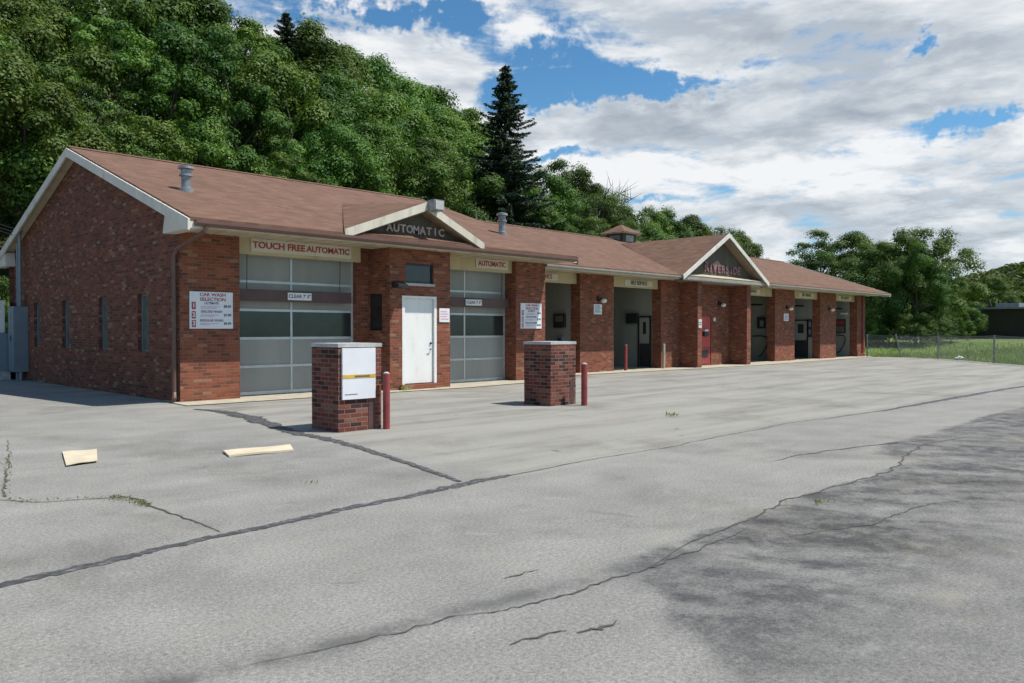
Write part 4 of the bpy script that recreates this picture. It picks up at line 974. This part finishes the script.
# grass beyond the fence
rg = np.random.default_rng(3); n = 60000
fx = np.array(FENCE); t_ = rg.uniform(0, len(FENCE)-1.001, n); i_ = t_.astype(int); f_ = (t_-i_)[:,None]; base = fx[i_]*(1-f_)+fx[i_+1]*f_
off = rg.uniform(0, 1, n)**1.6*26+.0; P_ = base+np.stack([off*.78+.1, off*-.18], 1)
back = rg.random(n) < .3; P_[back,1] += rg.uniform(0, 9, back.sum())
gz = np.array([ground_z(a, b)-.06 for a, b in P_]); hh = rg.uniform(.06, .20, n)*(1+.8*(rg.random(n) < .08))
lp = np.array(lot); inside = np.zeros(n, bool)
for (ax, ay), (bx_, by_) in zip(lp, np.roll(lp, -1, 0)):
    cr = ((ay > P_[:,1]) != (by_ > P_[:,1])) & (P_[:,0] < (bx_-ax)*(P_[:,1]-ay)/((by_-ay) if by_ != ay else 1e-9)+ax); inside ^= cr
keep = ~inside; P_, gz, hh = P_[keep], gz[keep], hh[keep]; n = len(P_)
N_ = unit(np.stack([rg.normal(size=n), rg.normal(size=n), rg.uniform(.2,.6,n)], 1)); Tt = np.tile(np.array([[0,0,1.]]), (n,1))+rg.normal(size=(n,3))*.25; T_ = unit(Tt-N_*np.sum(Tt*N_,axis=1,keepdims=True))
patch = (np.sin(P_[:,0]*.7)+np.sin(P_[:,1]*.9+P_[:,0]*.3))*.25+.5
gm = quads_mesh('grass', np.stack([P_[:,0], P_[:,1], gz+hh*.45], 1), N_, T_, hh*.6, hh*.11, np.stack([rg.random(n), np.clip(patch+rg.normal(size=n)*.15, 0, 1)], 1), M['grass'])
go = bpy.data.objects.new('grass', gm); COL.objects.link(go); tag(go, 'uneven mown grass beyond the chain link fence', 'grass', kind='stuff')

def tuft(name, x, y, n, h, sp, mat, label, group=None, seed=0):
    rg = np.random.default_rng(seed); P = np.stack([x+rg.normal(size=n)*sp, y+rg.normal(size=n)*sp], 1); hh = h*rg.uniform(.4, 1.1, n)
    N_ = unit(np.stack([rg.normal(size=n), rg.normal(size=n), rg.uniform(.1,.7,n)], 1)); Tt = np.tile([[0,0,1.]], (n,1))+rg.normal(size=(n,3))*.4; T_ = unit(Tt-N_*np.sum(Tt*N_,axis=1,keepdims=True))
    me = quads_mesh(name, np.stack([P[:,0]-x, P[:,1]-y, hh*.45+.01], 1), N_, T_, hh*.55, hh*.10, rg.random((n,2)), mat)
    o = bpy.data.objects.new(name, me); COL.objects.link(o); o.location = (x, y, 0); return tag(o, label, 'weed', group)
tuft('weed_tuft', 3.72, -.62, 60, .22, .05, M['grass'], 'green weed at the foot of the wide garage door', seed=1)
tuft('weed_tuft', 4.94, -8.56, 30, .10, .06, M['grass'], 'small weed in the open lot beyond the seam', seed=2)
tuft('weed_tuft', -.15, -13.36, 30, .05, .04, M['dry'], 'dry weed at the edge of the dark stained paving', seed=3)
tuft('weed_tuft', -2.71, -9.4, 16, .05, .04, M['dry'], 'tiny dry weed on the lot left of the tar junction', seed=4)
tuft('weed_tuft', 5.44, -.5, 40, .12, .08, M['grass'], 'weed below the left side of the white door step', seed=5)
rg = np.random.default_rng(9); pts = [(-5.0,-8.15),(-4.88,-8.42),(-4.53,-8.59),(-4.3,-8.72),(-4.22,-9.1),(-4.22,-9.3)]; PP = []
wts = [.5,.25,.3,1.6,1.4]
for (a, b), w_ in zip(zip(pts, pts[1:]), wts):
    for _ in range(int(70*w_)):
        t = rg.random(); PP.append((a[0]+(b[0]-a[0])*t+rg.normal()*.035, a[1]+(b[1]-a[1])*t+rg.normal()*.035))
for _ in range(110):
    t = rg.random(); PP.append((-4.3-.67*t+rg.normal()*.02, -5.3-2.67*t+rg.normal()*.03))
PP = np.array(PP); n = len(PP); hh = rg.uniform(.008,.028,n); N_ = unit(np.stack([rg.normal(size=n), rg.normal(size=n), rg.uniform(.3,1.2,n)], 1)); Tt = rg.normal(size=(n,3)); T_ = unit(Tt-N_*np.sum(Tt*N_,axis=1,keepdims=True))
wo = bpy.data.objects.new('crack_weeds', quads_mesh('crack_weeds', np.stack([PP[:,0],PP[:,1],.012+hh*.4],1), N_, T_, hh*.7, hh*.25, rg.random((n,2)), M['dry'])); COL.objects.link(wo)
tag(wo, 'yellow green weeds growing along the cracks at left', 'weeds', kind='stuff')

# ------------------------------------------------------------------ dark shed beyond the field
e = empty('dark_shed', (72, -2, .85), 'long low dark shed with a pale roof edge beyond the field', 'shed')
sz = ground_z(80, 0)-.2
MB().box(72, 84, -14, 5.3, sz, 3.35).build('wall', M['shed'], e)
MB().box(71.6, 84.4, -14.3, 5.6, 3.352, 3.50).build('roof', M['metal_grey'], e)
MB().box(75, 77, 1.2, 3.0, 3.5, 3.95).build('roof_unit', M['galv'], e)
MB().box(71.95, 71.997, -6, -3, sz, 3.0).build('sliding_door', M['interior_dark'], e)

# ------------------------------------------------------------------ far wooded hill
def hill_h(az, d):
    # az in degrees from +x
    a = math.exp(-((az-2)/16.0)**2)*math.exp(-((d-620)/190.0)**2); return 58*a
hv = MB(); AZ = np.linspace(-22, 32, 60); DD = np.linspace(330, 950, 28)
for d in DD:
    for a in AZ: hv.v.append((CAM.x+d*math.cos(R(a)), CAM.y+d*math.sin(R(a)), hill_h(a, d)-1.5))
for j in range(len(DD)-1):
    for i in range(len(AZ)-1): hv.f.append((j*60+i+1, j*60+i, (j+1)*60+i, (j+1)*60+i+1)); hv.mi.append(0)
k = NT('hill_soil'); M['hill'] = k.bsdf(k.ramp(k.noise(k.obj(), .05, 6, .6), [(.3, (.02,.034,.014)), (.7, (.04,.06,.022))]), .95)
tag(hv.build('far_hill', M['hill'], smooth=True), 'far wooded hill at the right edge', kind='structure')
rg = np.random.default_rng(12); n = 60000; a = rg.uniform(-4, 26, n); d = rg.uniform(400, 640, n)
cl = rg.integers(0, 1600, n); ca = rg.uniform(-4, 26, 1600); cdist = rg.uniform(400, 640, 1600)
dirs = unit(rg.normal(size=(n,3))); dirs[:,2] = np.abs(dirs[:,2])
cx = CAM.x+cdist*np.cos(np.radians(ca)); cy = CAM.y+cdist*np.sin(np.radians(ca)); cz = np.array([hill_h(q, w_) for q, w_ in zip(ca, cdist)])
cr_ = rg.uniform(3.2, 6.2, 1600)
Cn = np.stack([cx,cy,cz],1)[cl]+dirs*cr_[cl][:,None]*np.array([1,1,1.15])
N_ = unit(dirs+rg.normal(size=(n,3))*.35); T_ = unit(np.cross(N_, unit(rg.normal(size=(n,3))))); s_ = rg.uniform(.9,1.9,n)
kp = np.array([hill_h(q, w_) > 1.5 for q, w_ in zip(ca, cdist)])[cl]; Cn, N_, T_, s_, cl = Cn[kp], N_[kp], T_[kp], s_[kp], cl[kp]
wo = bpy.data.objects.new('far_wood', quads_mesh('far_wood', Cn, N_, T_, s_, s_*.7, np.stack([rg.random(len(cl)), rg.random(1600)[cl]],1), M['leaf_far'])); COL.objects.link(wo)
tag(wo, 'distant wood covering the far hill', 'wood', kind='stuff')

# ------------------------------------------------------------------ sun and sky
SUN = Vector((.33, -.45, 1.0)).normalized()
sd = bpy.data.lights.new('sun', 'SUN'); sd.energy = 4.7; sd.angle = R(.5); sd.color = (1, .96, .9)
so = bpy.data.objects.new('sun', sd); COL.objects.link(so); so.rotation_euler = SUN.to_track_quat('Z', 'Y').to_euler()
wd = bpy.data.worlds.new('World'); sc.world = wd; wd.use_nodes = True
k = NT.__new__(NT); k.t = wd.node_tree; k.t.nodes.clear(); k.out = k.t.nodes.new('ShaderNodeOutputWorld')
sky = k.n('TexSky', {'sky_type': 'NISHITA', 'sun_disc': False, 'sun_elevation': math.asin(SUN.z), 'sun_rotation': math.atan2(SUN.x, SUN.y), 'altitude': 100, 'air_density': 1.0, 'dust_density': .4, 'ozone_density': 2.5})
gen = k.n('TexCoord').outputs['Generated']; dirv = k.vmath('NORMALIZE', gen); sp = k.n('SeparateXYZ', Vector=dirv)
dx, dy, dz = sp.outputs; zc = k.math('ADD', k.math('MAXIMUM', dz, 0.0), .13)
px_ = k.math('DIVIDE', dx, zc); py_ = k.math('DIVIDE', dy, zc)
cv = k.n('CombineXYZ', X=px_, Y=py_, Z=0.0).outputs[0]
def hole(az, el, wa, we):
    """a gap in the cloud deck: soft ellipse in direction space"""
    c = Vector((math.cos(R(el))*math.cos(R(az)), math.cos(R(el))*math.sin(R(az)), math.sin(R(el))))
    t = Vector((-math.sin(R(az)), math.cos(R(az)), 0)); b = c.cross(t)
    dd = k.vmath('SUBTRACT', dirv, tuple(c))
    u = k.n('VectorMath', {'operation': 'DOT_PRODUCT'}); k.set(u.inputs[0], dd); u.inputs[1].default_value = t/math.sin(R(wa))
    v = k.n('VectorMath', {'operation': 'DOT_PRODUCT'}); k.set(v.inputs[0], dd); v.inputs[1].default_value = b/math.sin(R(we))
    q = k.math('ADD', k.math('MULTIPLY', u.outputs['Value'], u.outputs['Value']), k.math('MULTIPLY', v.outputs['Value'], v.outputs['Value']))
    return k.math('EXPONENT', k.math('MULTIPLY', q, -1.0))
HOLES = [(53.8,21.7,6.6,.7,1),(47.6,20.3,2.2,1.2,1),(43.6,17.6,2.6,1.3,1),(39.8,18.4,2.9,1.4,1),(34.8,16.9,5.6,.75,1.1),(17.1,17.4,.8,.45,.9),(14.0,12.5,3.4,.55,1.1),(42.0,11.8,2.8,.66,1.1),(34.9,9.8,1.8,.3,.7)]

hs = 0.0
wv = k.n('TexNoise', {'noise_dimensions': '3D'}, Scale=9.0, Detail=5, Roughness=.66); k.set(wv.inputs['Vector'], dirv)
wvec = k.vmath('SCALE', k.vmath('SUBTRACT', wv.outputs['Color'], (.5,.5,.5))); wvec.node.inputs['Scale'].default_value = .17
dirv0 = dirv; dirv = k.vmath('ADD', dirv, wvec)
for az, el, wa, we, st in HOLES: hs = k.math('ADD', hs, k.math('MULTIPLY', hole(az, el, wa*1.15, we*1.3), st))
zc2 = k.math('ADD', k.math('MAXIMUM', dz, 0.0), .20)
cv = k.n('CombineXYZ', X=k.math('DIVIDE', dx, zc2), Y=k.math('DIVIDE', dy, zc2), Z=k.math('MULTIPLY', dz, 5.0)).outputs[0]
def fbm(v, sc_, det, ro, off=0.0, dist=.25):
    mp = k.n('Mapping', Vector=v, Location=(off, off*.37, 3.1+off)).outputs[0]
    return k.noise(mp, sc_, det, ro, dist)
big = fbm(cv, .8, 2, .5, 2.0); puff = fbm(cv, 3.4, 7, .60)
dens = k.math('ADD', k.math('MULTIPLY', big, .45), k.math('MULTIPLY', puff, .85))
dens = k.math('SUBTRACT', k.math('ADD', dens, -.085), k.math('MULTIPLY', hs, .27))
dens = k.math('SUBTRACT', dens, k.math('MULTIPLY', k.smooth(dz, .42, .62), .16))  # cloud thinned overhead, above the frame, to lower the sky's fill light
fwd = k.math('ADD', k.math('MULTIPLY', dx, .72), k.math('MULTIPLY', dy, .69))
dens = k.math('SUBTRACT', dens, k.math('MULTIPLY', k.smooth(fwd, .35, -.25), .16))  # unseen sky behind the camera cleared of cloud so shaded faces get less fill
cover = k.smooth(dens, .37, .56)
# light from the sun's side: density a little nearer the sun and a little higher
cv_s = k.vmath('ADD', cv, (.07, -.09, .17)); puff2 = fbm(cv_s, 3.4, 5, .60)
lit = k.math('ADD', .45, k.math('MULTIPLY', k.math('SUBTRACT', puff, puff2), 4.6), clamp=True)
cvt = k.n('Mapping', Vector=cv, Scale=(1.5, 1.5, 2.0)).outputs[0]
thick = k.smooth(k.math('ADD', k.math('MULTIPLY', fbm(cvt, 1.15, 5, .58, 7.3), .75), k.math('MULTIPLY', big, .35)), .42, .68)
soft = k.smooth(dens, .42, .75)
shade = k.math('SUBTRACT', k.math('ADD', .66, k.math('MULTIPLY', lit, .52)), k.math('MULTIPLY', k.math('ADD', .25, k.math('MULTIPLY', soft, .75)), k.math('MULTIPLY', thick, .72)), clamp=True)
ccol = k.ramp(shade, [(0.0, (.30,.35,.41)), (.35, (.44,.485,.535)), (.7, (.62,.655,.69)), (1.0, (.80,.81,.82))])
hz = k.smooth(dz, .16, .0)
ccol = k.mix(k.math('MULTIPLY', hz, .35), ccol, (.58,.66,.73))
skyc = k.mix(1.0, sky.outputs[0], (.056,.096,.112), 'MULTIPLY')
skyc = k.mix(k.math('MULTIPLY', k.smooth(dz, .35, .0), .25), skyc, (.36,.55,.72))
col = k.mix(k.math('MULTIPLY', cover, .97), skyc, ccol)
below = k.smooth(dz, .0, -.05); col = k.mix(below, col, (.16,.17,.15))
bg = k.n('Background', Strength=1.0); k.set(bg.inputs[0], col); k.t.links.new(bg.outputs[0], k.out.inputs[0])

sc.view_settings.view_transform = 'Standard'; sc.view_settings.look = 'None'; sc.view_settings.exposure = 0.2; sc.view_settings.gamma = 1.0
sc.view_settings.use_curve_mapping = False
sc.render.engine = 'CYCLES'; sc.cycles.max_bounces = 4; sc.cycles.diffuse_bounces = 2; sc.cycles.glossy_bounces = 2; sc.cycles.transmission_bounces = 2
sc.cycles.use_denoising = True; sc.cycles.use_light_tree = False
